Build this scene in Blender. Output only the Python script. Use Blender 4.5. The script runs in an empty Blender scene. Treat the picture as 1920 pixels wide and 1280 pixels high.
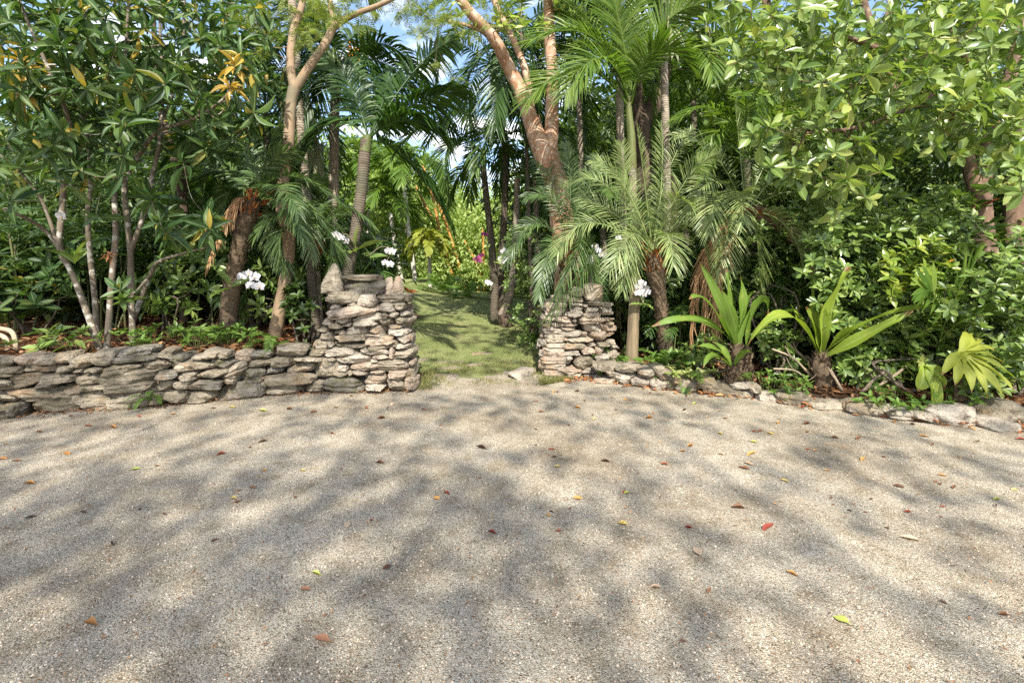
import bpy, bmesh, math, random
import numpy as np
from mathutils import Vector

# ------------------------------------------------------------------ camera, sky, sun, exposure
S = bpy.context.scene
COL = S.collection
F, H, HZ = 900.0, 1.25, 500.0            # focal length in photo pixels, eye height, horizon row
cam_d = bpy.data.cameras.new('camera')
cam = bpy.data.objects.new('camera', cam_d); COL.objects.link(cam)
cam.location = (0, 0, H); cam.rotation_euler = (math.radians(90), 0, 0)
cam_d.sensor_width = 36.0; cam_d.lens = 36.0 * F / 1920.0
cam_d.shift_y = -(640.0 - HZ) / 1920.0
cam_d.clip_start = 0.05; cam_d.clip_end = 2000
S.camera = cam

SUN_EL = math.radians(45)
SUN_AZ = math.radians(6)                  # a little to the right of straight behind the camera
W = bpy.data.worlds.new('World'); S.world = W; W.use_nodes = True
def build_world():
    nt = W.node_tree; N = nt.nodes; Lk = nt.links; N.clear()
    out = N.new('ShaderNodeOutputWorld'); bg = N.new('ShaderNodeBackground')
    sky = N.new('ShaderNodeTexSky'); sky.sky_type = 'NISHITA'; sky.sun_disc = False
    sky.sun_elevation = SUN_EL; sky.sun_rotation = math.pi - SUN_AZ
    sky.air_density = 1.0; sky.dust_density = 1.2; sky.ozone_density = 1.2
    tc = N.new('ShaderNodeTexCoord'); sep = N.new('ShaderNodeSeparateXYZ')
    add = N.new('ShaderNodeMath'); add.operation = 'ADD'; add.inputs[1].default_value = 0.12
    div = N.new('ShaderNodeVectorMath'); div.operation = 'DIVIDE'
    comb = N.new('ShaderNodeCombineXYZ')
    Lk.new(tc.outputs['Generated'], sep.inputs[0]); Lk.new(sep.outputs['Z'], add.inputs[0])
    for i in range(3): Lk.new(add.outputs[0], comb.inputs[i])
    Lk.new(tc.outputs['Generated'], div.inputs[0]); Lk.new(comb.outputs[0], div.inputs[1])
    no = N.new('ShaderNodeTexNoise'); no.inputs['Scale'].default_value = 1.5
    no.inputs['Detail'].default_value = 9; no.inputs['Roughness'].default_value = 0.58
    no.inputs['Distortion'].default_value = 0.3
    Lk.new(div.outputs[0], no.inputs['Vector'])
    rp = N.new('ShaderNodeValToRGB'); rp.color_ramp.elements[0].position = 0.50; rp.color_ramp.elements[1].position = 0.70
    Lk.new(no.outputs['Fac'], rp.inputs[0])
    mx = N.new('ShaderNodeMix'); mx.data_type = 'RGBA'
    Lk.new(rp.outputs[0], mx.inputs[0]); Lk.new(sky.outputs[0], mx.inputs[6])
    mx.inputs[7].default_value = (9.6, 8.7, 7.6, 1)
    Lk.new(mx.outputs[2], bg.inputs[0]); bg.inputs[1].default_value = 0.15
    Lk.new(bg.outputs[0], out.inputs[0])
build_world()
sl = bpy.data.lights.new('sun', 'SUN'); sl.energy = 4.2; sl.angle = math.radians(0.6); sl.color = (1.0, 0.955, 0.86)
so = bpy.data.objects.new('sun', sl); COL.objects.link(so)
SUN_D = Vector((-math.sin(SUN_AZ) * math.cos(SUN_EL), math.cos(SUN_AZ) * math.cos(SUN_EL), -math.sin(SUN_EL)))
so.rotation_euler = SUN_D.to_track_quat('-Z', 'Y').to_euler(); so.location = (2, -20, 22)
S.view_settings.view_transform = 'Standard'; S.view_settings.look = 'None'
S.view_settings.exposure = 1.18; S.view_settings.gamma = 1.0
S.render.engine = 'CYCLES'
S.cycles.max_bounces = 7; S.cycles.diffuse_bounces = 4; S.cycles.glossy_bounces = 2
S.cycles.transmission_bounces = 5; S.cycles.transparent_max_bounces = 4
S.cycles.use_denoising = False
S.cycles.sample_clamp_indirect = 6.0

# ------------------------------------------------------------------ helpers
RNG = np.random.default_rng(7)
def A(*v): return np.array(v, dtype=float)
def nrm(v):
    v = np.asarray(v, float)
    return v / np.maximum(np.linalg.norm(v, axis=-1, keepdims=True), 1e-9)
def at(px, py, Y): return A((px - 960) / F * Y, Y, H - (py - HZ) / F * Y)
def gy(py): return F * H / (py - HZ)      # depth of a point of the flat drive seen on row py

def hash3(i, j, k, seed):
    h = (i * 374761393 + j * 668265263 + k * 2147483647 + seed * 974711) & 0xFFFFFFFF
    h = ((h ^ (h >> 13)) * 1274126177) & 0xFFFFFFFF
    h = h ^ (h >> 16)
    return (h & 0xFFFF) / 65535.0
def vnoise(p, seed=0):
    p = np.asarray(p, float); i = np.floor(p).astype(np.int64); f = p - i; u = f * f * (3 - 2 * f)
    r = 0
    for dx in (0, 1):
        for dy in (0, 1):
            for dz in (0, 1):
                w = (u[..., 0] if dx else 1 - u[..., 0]) * (u[..., 1] if dy else 1 - u[..., 1]) * (u[..., 2] if dz else 1 - u[..., 2])
                r = r + w * hash3(i[..., 0] + dx, i[..., 1] + dy, i[..., 2] + dz, seed)
    return r * 2 - 1
def fbm(p, seed=0, o=3):
    r = 0; a = 1.0; p = np.asarray(p, float)
    for k in range(o): r = r + a * vnoise(p * 2 ** k, seed + k); a *= .5
    return r
def sst(x, a, b):
    t = np.clip((x - a) / (b - a), 0, 1); return t * t * (3 - 2 * t)

class MB:
    """collects quads and makes ONE mesh object of them"""
    def __init__(s): s.v = []; s.f = []; s.uv = []; s.n = 0
    def add(s, v, f, uv=None):
        v = np.asarray(v, float).reshape(-1, 3); f = np.asarray(f, np.int64).reshape(-1, 4)
        s.v.append(v); s.f.append(f + s.n)
        s.uv.append(np.zeros((len(v), 2)) if uv is None else np.asarray(uv, float).reshape(-1, 2))
        s.n += len(v)
    def build(s, name, mat, parent=None, loc=None, smooth=True):
        v = np.concatenate(s.v); f = np.concatenate(s.f); uv = np.concatenate(s.uv)
        org = np.array(parent['org'][:]) if parent is not None else (np.zeros(3) if loc is None else np.asarray(loc, float))
        me = bpy.data.meshes.new(name)
        me.vertices.add(len(v)); me.vertices.foreach_set('co', (v - org).astype(np.float32).ravel())
        tri = f[:, 2] == f[:, 3]
        cnt = np.where(tri, 3, 4); keep = np.ones(f.shape, bool); keep[tri, 3] = False
        li = f[keep]; st = np.concatenate(([0], np.cumsum(cnt)[:-1]))
        me.loops.add(len(li)); me.loops.foreach_set('vertex_index', li.astype(np.int32))
        me.polygons.add(len(f)); me.polygons.foreach_set('loop_start', st.astype(np.int32))
        me.polygons.foreach_set('use_smooth', np.full(len(f), smooth))
        ul = me.uv_layers.new(name='UVMap'); ul.data.foreach_set('uv', uv[li].astype(np.float32).ravel())
        me.update(calc_edges=True)
        if mat is not None: me.materials.append(mat)
        o = bpy.data.objects.new(name, me); COL.objects.link(o)
        if parent is not None: o.parent = parent
        else: o.location = org
        o['org'] = [float(c) for c in org]
        return o
def tag(o, label=None, cat=None, group=None, kind=None):
    if label: o['label'] = label
    if cat: o['category'] = cat
    if group: o['group'] = group
    if kind: o['kind'] = kind
    return o
def thing(name, label, cat, loc, group=None):
    o = bpy.data.objects.new(name, None); COL.objects.link(o); o.location = tuple(float(c) for c in loc)
    o['org'] = [float(c) for c in loc]; o.empty_display_size = 0.1
    return tag(o, label, cat, group)
def dup(root, loc, rz=0, sc=1, label=None):
    r = root.copy(); COL.objects.link(r); r.location = tuple(loc); r.rotation_euler = (0, 0, rz)
    r.scale = (sc, sc, sc) if not hasattr(sc, '__len__') else sc
    if label: r['label'] = label
    for ch in list(root.children):
        c = ch.copy(); COL.objects.link(c); c.parent = r
        for g in list(ch.children):
            d = g.copy(); COL.objects.link(d); d.parent = c
    return r

# ------------------------------------------------------------------ materials
def mat(name):
    m = bpy.data.materials.new(name); m.use_nodes = True; nt = m.node_tree; nt.nodes.clear()
    out = nt.nodes.new('ShaderNodeOutputMaterial')
    return m, nt.nodes, nt.links, out
def ramp(N, stops, interp='LINEAR'):
    r = N.new('ShaderNodeValToRGB'); r.color_ramp.interpolation = interp; e = r.color_ramp.elements
    while len(e) > len(stops): e.remove(e[-1])
    while len(e) < len(stops): e.new(0.5)
    for q, (p, c) in zip(e, stops): q.position = p; q.color = (*c, 1)
    return r
def noise(N, L, vec, scale, detail=4, rough=.55):
    n = N.new('ShaderNodeTexNoise'); n.inputs['Scale'].default_value = scale
    n.inputs['Detail'].default_value = detail; n.inputs['Roughness'].default_value = rough
    if vec is not None: L.new(vec, n.inputs['Vector'])
    return n
def mixc(N, L, fac, a, b, mode='MIX'):
    m = N.new('ShaderNodeMix'); m.data_type = 'RGBA'; m.blend_type = mode
    for s, x in ((0, fac), (6, a), (7, b)):
        if hasattr(x, 'links'): L.new(x, m.inputs[s])
        elif s == 0: m.inputs[0].default_value = x
        else: m.inputs[s].default_value = (*x, 1)
    return m.outputs[2]
def math1(N, L, op, a, b=0.0, c=None):
    m = N.new('ShaderNodeMath'); m.operation = op
    for i, x in enumerate((a, b, c)):
        if x is None: continue
        if hasattr(x, 'links'): L.new(x, m.inputs[i])
        else: m.inputs[i].default_value = x
    return m.outputs[0]
def bsdf(N, L, col, rough=.8, spec=.3, bump=None, strength=.5, dist=.02):
    b = N.new('ShaderNodeBsdfPrincipled')
    if hasattr(col, 'links'): L.new(col, b.inputs['Base Color'])
    else: b.inputs['Base Color'].default_value = (*col, 1)
    b.inputs['Roughness'].default_value = rough; b.inputs['Specular IOR Level'].default_value = spec
    if bump is not None:
        bn = N.new('ShaderNodeBump'); bn.inputs['Strength'].default_value = strength; bn.inputs['Distance'].default_value = dist
        L.new(bump, bn.inputs['Height']); L.new(bn.outputs[0], b.inputs['Normal'])
    return b
def m_leaf(name, stops, rough=.42, trans=.32, rib=None, spec=.45, tcol=None, spots=0.0, veins=0.0):
    m, N, L, out = mat(name)
    geo = N.new('ShaderNodeNewGeometry'); tc = N.new('ShaderNodeTexCoord')
    n = noise(N, L, tc.outputs['Object'], 2.3, 2)
    f = math1(N, L, 'MULTIPLY_ADD', n.outputs['Fac'], .3, -.15)
    f = math1(N, L, 'ADD', geo.outputs['Random Per Island'], f)
    r = ramp(N, [(p, (min(1, c[0] * 1.18), c[1] * 1.03, c[2] * .88)) for p, c in stops]); L.new(f, r.inputs[0]); col = r.outputs[0]
    if spots:
        n2 = noise(N, L, tc.outputs['Object'], 45, 3)
        rs = ramp(N, [(.58, (0, 0, 0)), (.70, (1, 1, 1))]); L.new(n2.outputs['Fac'], rs.inputs[0])
        fs = math1(N, L, 'MULTIPLY', rs.outputs[0], spots)
        col = mixc(N, L, fs, col, (.14, .12, .03))
    if rib:
        uv = N.new('ShaderNodeUVMap'); sp = N.new('ShaderNodeSeparateXYZ'); L.new(uv.outputs[0], sp.inputs[0])
        d = math1(N, L, 'ABSOLUTE', math1(N, L, 'SUBTRACT', sp.outputs['X'], .5))
        rr = ramp(N, [(.03, (1, 1, 1)), (.07, (0, 0, 0))]); L.new(d, rr.inputs[0])
        fr = math1(N, L, 'MULTIPLY', rr.outputs[0], .75)
        col = mixc(N, L, fr, col, rib)
    hb = None
    if veins:
        uv = N.new('ShaderNodeUVMap'); sp = N.new('ShaderNodeSeparateXYZ'); L.new(uv.outputs[0], sp.inputs[0])
        hb = math1(N, L, 'SINE', math1(N, L, 'MULTIPLY', sp.outputs['X'], 75.0))
        fv = math1(N, L, 'MULTIPLY_ADD', hb, veins * .5, veins * .5); col = mixc(N, L, fv, col, tuple(.55 * c for c in stops[0][1]))
        n6 = noise(N, L, tc.outputs['Object'], 16, 3); tp = math1(N, L, 'MULTIPLY_ADD', n6.outputs['Fac'], .16, sp.outputs['Y'])
        rt = ramp(N, [(1.0, (0, 0, 0)), (1.0, (1, 1, 1))]); rt.color_ramp.elements[0].position = .985; L.new(math1(N, L, 'MULTIPLY', tp, .98), rt.inputs[0])
        col = mixc(N, L, rt.outputs[0], col, (.22, .13, .05))
        n7 = noise(N, L, tc.outputs['Object'], 9, 4); ry = ramp(N, [(.56, (0, 0, 0)), (.7, (1, 1, 1))]); L.new(n7.outputs['Fac'], ry.inputs[0])
        col = mixc(N, L, math1(N, L, 'MULTIPLY', ry.outputs[0], .35), col, (.36, .36, .07))
    b = bsdf(N, L, col, rough, spec, hb, .25, .003)
    t = N.new('ShaderNodeBsdfTranslucent')
    tm = mixc(N, L, 1.0, col, tcol or (1.25, 1.35, .55), 'MULTIPLY'); L.new(tm, t.inputs[0])
    ms = N.new('ShaderNodeMixShader'); ms.inputs[0].default_value = trans
    L.new(b.outputs[0], ms.inputs[1]); L.new(t.outputs[0], ms.inputs[2]); L.new(ms.outputs[0], out.inputs[0])
    return m
def m_bark(name, a, b, c=None, scale=14, rings=0, patch=None, pscale=7, stretch=(1, 1, .25), bump=.6, rough=.85, thr=(.55, .62)):
    m, N, L, out = mat(name)
    tc = N.new('ShaderNodeTexCoord'); mp = N.new('ShaderNodeMapping'); mp.inputs['Scale'].default_value = stretch
    L.new(tc.outputs['Object'], mp.inputs[0])
    n = noise(N, L, mp.outputs[0], scale, 5, .65)
    r = ramp(N, [(.3, a), (.7, b)]); L.new(n.outputs['Fac'], r.inputs[0]); col = r.outputs[0]; h = n.outputs['Fac']
    if rings:
        uv = N.new('ShaderNodeUVMap'); w = N.new('ShaderNodeTexWave'); w.bands_direction = 'Y'
        w.inputs['Scale'].default_value = rings; w.inputs['Distortion'].default_value = 3.5; w.inputs['Detail'].default_value = 3; w.inputs['Detail Scale'].default_value = 1.5
        L.new(uv.outputs[0], w.inputs[0])
        rr = ramp(N, [(.05, (1, 1, 1)), (.25, (0, 0, 0))]); L.new(w.outputs['Fac'], rr.inputs[0])
        fr = math1(N, L, 'MULTIPLY', rr.outputs[0], .38)
        col = mixc(N, L, fr, col, tuple(x * .45 for x in a)); h = math1(N, L, 'MULTIPLY_ADD', w.outputs['Fac'], .6, h)
    if patch:
        n2 = noise(N, L, tc.outputs['Object'], pscale, 4, .6)
        rp = ramp(N, [(thr[0], (0, 0, 0)), (thr[1], (1, 1, 1))]); L.new(n2.outputs['Fac'], rp.inputs[0])
        col = mixc(N, L, rp.outputs[0], col, patch)
    if c:
        n3 = noise(N, L, tc.outputs['Object'], 3.1, 3)
        rp = ramp(N, [(.5, (0, 0, 0)), (.68, (1, 1, 1))]); L.new(n3.outputs['Fac'], rp.inputs[0])
        col = mixc(N, L, rp.outputs[0], col, c)
    s = bsdf(N, L, col, rough, .25, h, bump, .015)
    L.new(s.outputs[0], out.inputs[0]); return m
def m_plain(name, a, b, scale=20, rough=.7, bump=.3, spec=.3, trans=0):
    m, N, L, out = mat(name); tc = N.new('ShaderNodeTexCoord'); oi = N.new('ShaderNodeObjectInfo')
    n = noise(N, L, tc.outputs['Object'], scale, 4)
    f = math1(N, L, 'MULTIPLY_ADD', oi.outputs['Random'], .5, math1(N, L, 'MULTIPLY', n.outputs['Fac'], .6))
    r = ramp(N, [(.25, a), (.75, b)]); L.new(f, r.inputs[0])
    s = bsdf(N, L, r.outputs[0], rough, spec, n.outputs['Fac'], bump, .006)
    if trans:
        t = N.new('ShaderNodeBsdfTranslucent'); L.new(r.outputs[0], t.inputs[0])
        ms = N.new('ShaderNodeMixShader'); ms.inputs[0].default_value = trans
        L.new(s.outputs[0], ms.inputs[1]); L.new(t.outputs[0], ms.inputs[2]); L.new(ms.outputs[0], out.inputs[0])
    else: L.new(s.outputs[0], out.inputs[0])
    return m
def m_stone(name, tints, moss=0.0):
    m, N, L, out = mat(name); tc = N.new('ShaderNodeTexCoord'); oi = N.new('ShaderNodeObjectInfo')
    v = N.new('ShaderNodeVectorMath'); v.operation = 'ADD'
    cx = N.new('ShaderNodeCombineXYZ'); sc = math1(N, L, 'MULTIPLY', oi.outputs['Random'], 37.0)
    for i in range(3): L.new(sc, cx.inputs[i])
    L.new(tc.outputs['Object'], v.inputs[0]); L.new(cx.outputs[0], v.inputs[1]); P = v.outputs[0]
    mp = N.new('ShaderNodeMapping'); mp.inputs['Scale'].default_value = (1, 1, 3.2); L.new(P, mp.inputs[0])
    n1 = noise(N, L, mp.outputs[0], 5.5, 6, .62)
    f = math1(N, L, 'MULTIPLY_ADD', oi.outputs['Random'], .42, math1(N, L, 'MULTIPLY_ADD', n1.outputs['Fac'], .9, -.16))
    r = ramp(N, tints); L.new(f, r.inputs[0]); col = r.outputs[0]
    n2 = noise(N, L, P, 26, 5, .7)
    rl = ramp(N, [(.56, (0, 0, 0)), (.72, (1, 1, 1))]); L.new(n2.outputs['Fac'], rl.inputs[0])
    fl = math1(N, L, 'MULTIPLY', rl.outputs[0], .55); col = mixc(N, L, fl, col, (.50, .46, .40))       # lichen
    n3 = noise(N, L, P, 9, 6, .7)
    rd = ramp(N, [(.36, (1, 1, 1)), (.47, (0, 0, 0))]); L.new(n3.outputs['Fac'], rd.inputs[0])
    fd = math1(N, L, 'MULTIPLY', rd.outputs[0], .75); col = mixc(N, L, fd, col, (.062, .05, .038))      # weather stain
    n4 = noise(N, L, P, 3.2, 3, .6)
    ro = ramp(N, [(.55, (0, 0, 0)), (.68, (1, 1, 1))]); L.new(n4.outputs['Fac'], ro.inputs[0])
    fo = math1(N, L, 'MULTIPLY', ro.outputs[0], .5); col = mixc(N, L, fo, col, (.33, .20, .10))
    if moss:
        n5 = noise(N, L, P, 11, 5, .7)
        rm = ramp(N, [(.46, (0, 0, 0)), (.6, (1, 1, 1))]); L.new(n5.outputs['Fac'], rm.inputs[0])
        fm = math1(N, L, 'MULTIPLY', rm.outputs[0], moss); col = mixc(N, L, fm, col, (.085, .085, .03))
    hh = math1(N, L, 'MULTIPLY_ADD', n2.outputs['Fac'], .5, n1.outputs['Fac'])
    hh = math1(N, L, 'MULTIPLY_ADD', n3.outputs['Fac'], .6, hh)
    s = bsdf(N, L, col, .88, .2, hh, 1.0, .05); L.new(s.outputs[0], out.inputs[0]); return m

M = {}
STN = [(.1, (.105, .085, .06)), (.35, (.205, .172, .125)), (.6, (.325, .275, .205)), (.85, (.44, .378, .288))]
STW = [(.1, (.20, .17, .135)), (.4, (.33, .285, .225)), (.7, (.43, .375, .30)), (.9, (.51, .445, .36))]
M['stone'] = m_stone('weathered_stone', STN, .25)
M['stone_pale'] = m_stone('pale_limestone', STW)
M['stone_pink'] = m_stone('pinkish_stone', [(.1, (.20, .155, .115)), (.5, (.35, .275, .205)), (.9, (.47, .385, .30))])
M['stone_moss'] = m_stone('mossy_stone', [(.1, (.10, .09, .075)), (.5, (.2, .175, .145)), (.9, (.32, .29, .24))], .7)
M['core'] = m_plain('wall_core_earth', (.035, .028, .022), (.06, .05, .04), 12, .95)

M['mango'] = m_leaf('broad_leaf_dark', [(0, (.020, .058, .019)), (.45, (.044, .104, .032)), (.9, (.088, .158, .05)), (.965, (.26, .25, .06)), (1, (.36, .29, .06))], .42, .34, (.26, .32, .11), .35)
M['mango_y'] = m_leaf('broad_leaf_yellow', [(0, (.30, .23, .05)), (.5, (.42, .32, .075)), (1, (.26, .27, .06))], .36, .3, (.6, .5, .15), .5, (1.2, 1.1, .5), .6)
M['pitch'] = m_leaf('pale_round_leaf', [(0, (.06, .125, .03)), (.35, (.115, .20, .05)), (.7, (.175, .27, .085)), (.93, (.26, .35, .12)), (1, (.27, .33, .08))], .30, .34, (.3, .38, .12), .5)
M['schef'] = m_leaf('umbrella_leaf', [(0, (.07, .14, .035)), (.5, (.13, .225, .06)), (1, (.22, .32, .10))], .32, .3, None, .6)
M['schef_y'] = m_leaf('lime_leaf', [(0, (.11, .20, .035)), (.6, (.18, .27, .05)), (.97, (.26, .33, .07)), (1, (.4, .22, .03))], .32, .35, None, .5)
M['bg_bright'] = m_leaf('leaf_painted_sunlit', [(0, (.17, .27, .075)), (.5, (.27, .40, .135)), (1, (.40, .52, .23))], .45, .38)  # pale green raised further, the sunlight beyond the lawn is in the colour
M['bg_dark'] = m_leaf('jungle_leaf_painted_shade', [(0, (.022, .05, .012)), (.5, (.042, .085, .02)), (.9, (.08, .14, .035)), (1, (.13, .19, .05))], .42, .33)  # green kept extra low, the thicket's deep shade is painted into it
M['feather'] = m_leaf('feathery_leaf', [(0, (.09, .15, .035)), (.5, (.15, .22, .055)), (1, (.24, .30, .09))], .5, .45)
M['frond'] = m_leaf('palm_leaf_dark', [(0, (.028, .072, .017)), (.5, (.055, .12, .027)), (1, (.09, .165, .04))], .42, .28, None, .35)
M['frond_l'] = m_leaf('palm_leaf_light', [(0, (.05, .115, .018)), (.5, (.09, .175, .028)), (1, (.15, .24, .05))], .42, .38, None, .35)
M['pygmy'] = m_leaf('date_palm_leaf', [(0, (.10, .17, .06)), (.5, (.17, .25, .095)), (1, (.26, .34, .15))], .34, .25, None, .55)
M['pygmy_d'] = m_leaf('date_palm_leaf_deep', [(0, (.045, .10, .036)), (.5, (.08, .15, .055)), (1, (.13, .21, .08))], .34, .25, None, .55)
M['pygmy_s'] = m_leaf('date_palm_leaf_painted_sun', [(0, (.13, .215, .085)), (.5, (.205, .30, .125)), (1, (.30, .39, .185))], .34, .3, None, .5)  # lighter copy of the date palm leaf, full sun put into its colour
M['frond_k'] = m_leaf('palm_leaf_painted_shade', [(0, (.014, .042, .009)), (.5, (.027, .072, .014)), (1, (.05, .11, .024))], .38, .3, None, .4)  # darker copy of the palm leaf, shade of backlit fronds put into its colour
M['grey_frond'] = m_leaf('grey_palm_leaf', [(0, (.15, .19, .12)), (1, (.25, .29, .19))], .45, .3)
M['dead'] = m_leaf('dead_frond', [(0, (.22, .13, .07)), (.5, (.36, .24, .14)), (1, (.48, .35, .22))], .7, .2, None, .2, (1, .8, .6))
M['strap_d'] = m_leaf('green_strap_leaf', [(0, (.075, .16, .03)), (.5, (.12, .23, .04)), (1, (.2, .32, .06))], .36, .35, (.25, .34, .1), .45, veins=.35)
M['strap'] = m_leaf('lime_strap_leaf', [(0, (.14, .24, .035)), (.5, (.20, .31, .045)), (1, (.27, .37, .06))], .40, .35, (.38, .45, .12), .4, veins=.28)
M['lime'] = m_leaf('yellow_green_leaf', [(0, (.22, .29, .04)), (1, (.30, .36, .06))], .55, .35, None, .4, veins=.35)
M['fern'] = m_leaf('fern_leaf', [(0, (.075, .17, .03)), (1, (.15, .27, .06))], .5, .4)
M['varieg'] = m_leaf('pale_variegated_leaf', [(0, (.14, .24, .06)), (.5, (.30, .38, .15)), (1, (.5, .55, .33))], .45, .35)
M['redleaf'] = m_leaf('red_leaf', [(0, (.14, .03, .02)), (.5, (.24, .06, .03)), (1, (.10, .10, .04))], .4, .3, None, .4, (1.3, .6, .4))
M['grass'] = m_leaf('grass_blade', [(0, (.085, .125, .042)), (.5, (.15, .185, .066)), (.88, (.245, .25, .105)), (1, (.36, .29, .17))], .6, .3)
M['litter'] = m_leaf('leaf_litter', [(0, (.06, .035, .022)), (.4, (.15, .08, .04)), (.75, (.26, .14, .07)), (1, (.36, .24, .14))], .7, .12, None, .25, (1, .7, .5))
M['litter_o'] = m_leaf('leaf_litter_orange', [(0, (.15, .06, .025)), (.5, (.28, .125, .05)), (1, (.42, .26, .13))], .6, .12, None, .3, (1, .7, .5))

M['b_lichen'] = m_bark('lichen_bark', (.095, .075, .052), (.215, .175, .128), None, 16, 0, (.46, .43, .37), 13, (1, 1, .5), .7, .85, (.55, .64))
M['b_tan'] = m_bark('smooth_tan_bark', (.22, .145, .085), (.36, .26, .17), (.17, .15, .10), 9, 0, None, 7, (1, 1, .6), .35, .8)
M['b_palm'] = m_bark('ringed_palm_bark', (.21, .165, .12), (.37, .31, .24), (.20, .19, .14), 12, 1.6, None, 7, (1, 1, 1), .5, .85)
M['b_palm_d'] = m_bark('dark_palm_bark', (.075, .06, .042), (.165, .135, .10), (.09, .085, .055), 14, 1.9, None, 7, (1, 1, 1), .5, .85)
M['b_white'] = m_bark('white_palm_bark', (.42, .38, .33), (.62, .58, .52), None, 10, 1.2, None, 7, (1, 1, 1), .3, .8)
M['b_gumbo'] = m_bark('copper_peeling_bark', (.29, .14, .075), (.47, .28, .17), (.25, .12, .065), 9, 0, (.56, .44, .35), 15, (1, 1, .5), .8, .55, (.44, .68))
M['b_dark'] = m_bark('dark_rough_bark', (.045, .032, .022), (.14, .10, .07), None, 18, 0, None, 7, (1, 1, .3), 1.0, .9)
M['b_red'] = m_bark('red_brown_flaking_bark', (.10, .06, .04), (.21, .135, .09), (.065, .042, .028), 9, 0, (.26, .185, .135), 9, (1, 1, .5), .8, .85)
M['b_shag'] = m_bark('shaggy_palm_bark', (.06, .042, .027), (.19, .135, .085), None, 30, 0, None, 7, (1, 1, 1.6), 1.0, .9)
M['boot'] = m_leaf('palm_boot_fibre', [(0, (.18, .06, .02)), (.5, (.32, .125, .04)), (1, (.42, .22, .09))], .75, .1, None, .2, (1, .6, .4))
M['b_green'] = m_bark('green_crownshaft', (.07, .09, .028), (.15, .165, .06), (.12, .09, .045), 9, 0, None, 7, (1, 1, .3), .15, .45)
M['b_twig'] = m_bark('pale_twig', (.20, .15, .10), (.36, .29, .21), None, 20)
M['b_post'] = m_bark('pale_post_bark', (.10, .075, .045), (.24, .185, .115), (.2, .19, .1), 18, 0, None, 7, (1, 1, .12), .8, .9)
M['cane_o'] = m_bark('orange_cane', (.38, .17, .04), (.50, .27, .08), None, 9, 1.2, None, 7, (1, 1, 1), .2, .5)
M['petal'] = m_plain('white_petal', (.50, .48, .50), (.60, .58, .60), 30, .55, .1, .3, .25)
M['lip'] = m_plain('yellow_lip', (.55, .38, .12), (.62, .45, .2), 30, .5, .1)
M['pink'] = m_plain('pink_petal', (.42, .06, .22), (.55, .14, .34), 30, .55, .1, .3, .25)
M['magenta'] = m_plain('purple_petal', (.22, .02, .14), (.34, .05, .22), 30, .55, .1, .3, .2)
M['red'] = m_plain('red_petal', (.55, .02, .02), (.65, .06, .04), 30, .5, .1)
M['fruit'] = m_plain('orange_fruit', (.62, .12, .02), (.72, .22, .04), 20, .4, .1)
M['hose'] = m_plain('tan_cane', (.36, .28, .17), (.48, .38, .25), 14, .6, .2)
FL = {'red': ((.22, .035, .02), (.33, .08, .035)), 'brown': ((.16, .07, .03), (.30, .14, .07)), 'orange': ((.45, .20, .05), (.58, .30, .09)),
      'yellow': ((.50, .36, .09), (.62, .48, .16)), 'green': ((.38, .42, .08), (.5, .54, .14)), 'tan': ((.40, .27, .16), (.52, .38, .25)), 'dark': ((.07, .035, .02), (.14, .06, .035))}
for k, (a, b) in FL.items(): M['fl_' + k] = m_plain('fallen_leaf_' + k, a, b, 40, .5, .3, .4, .1)

def m_gravel():
    m, N, L, out = mat('pale_gravel'); tc = N.new('ShaderNodeTexCoord'); P = tc.outputs['Object']
    w = noise(N, L, P, 60, 2); wv = N.new('ShaderNodeVectorMath'); wv.operation = 'MULTIPLY_ADD'
    L.new(w.outputs['Color'], wv.inputs[0]); wv.inputs[1].default_value = (.006,) * 3; L.new(P, wv.inputs[2])
    v = N.new('ShaderNodeTexVoronoi'); v.inputs['Scale'].default_value = 240; L.new(wv.outputs[0], v.inputs['Vector'])
    v.inputs['Randomness'].default_value = 1.0
    sp = N.new('ShaderNodeSeparateColor'); L.new(v.outputs['Color'], sp.inputs[0])
    r = ramp(N, [(0, (.11, .093, .068)), (.10, (.24, .205, .15)), (.25, (.40, .35, .265)), (.5, (.50, .445, .345)), (.75, (.59, .535, .43)), (.9, (.73, .68, .58)), (.97, (.45, .33, .22))])
    L.new(sp.outputs['Red'], r.inputs[0])
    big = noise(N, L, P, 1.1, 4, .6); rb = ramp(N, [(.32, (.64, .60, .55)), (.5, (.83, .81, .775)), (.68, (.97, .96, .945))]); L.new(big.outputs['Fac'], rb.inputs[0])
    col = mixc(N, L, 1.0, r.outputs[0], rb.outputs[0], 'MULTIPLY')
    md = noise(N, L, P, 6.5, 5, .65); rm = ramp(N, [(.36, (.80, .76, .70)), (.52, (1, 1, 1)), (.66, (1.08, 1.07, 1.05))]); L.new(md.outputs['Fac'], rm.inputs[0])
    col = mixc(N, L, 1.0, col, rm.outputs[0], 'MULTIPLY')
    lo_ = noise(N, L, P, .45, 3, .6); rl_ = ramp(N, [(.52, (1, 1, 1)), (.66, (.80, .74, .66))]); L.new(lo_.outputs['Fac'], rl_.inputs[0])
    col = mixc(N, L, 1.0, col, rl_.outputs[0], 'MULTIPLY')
    h = math1(N, L, 'SUBTRACT', 1.0, v.outputs['Distance'])
    h = math1(N, L, 'MULTIPLY_ADD', sp.outputs['Green'], .8, h)
    s = bsdf(N, L, col, .85, .2, h, .9, .0045); L.new(s.outputs[0], out.inputs[0]); return m
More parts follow.
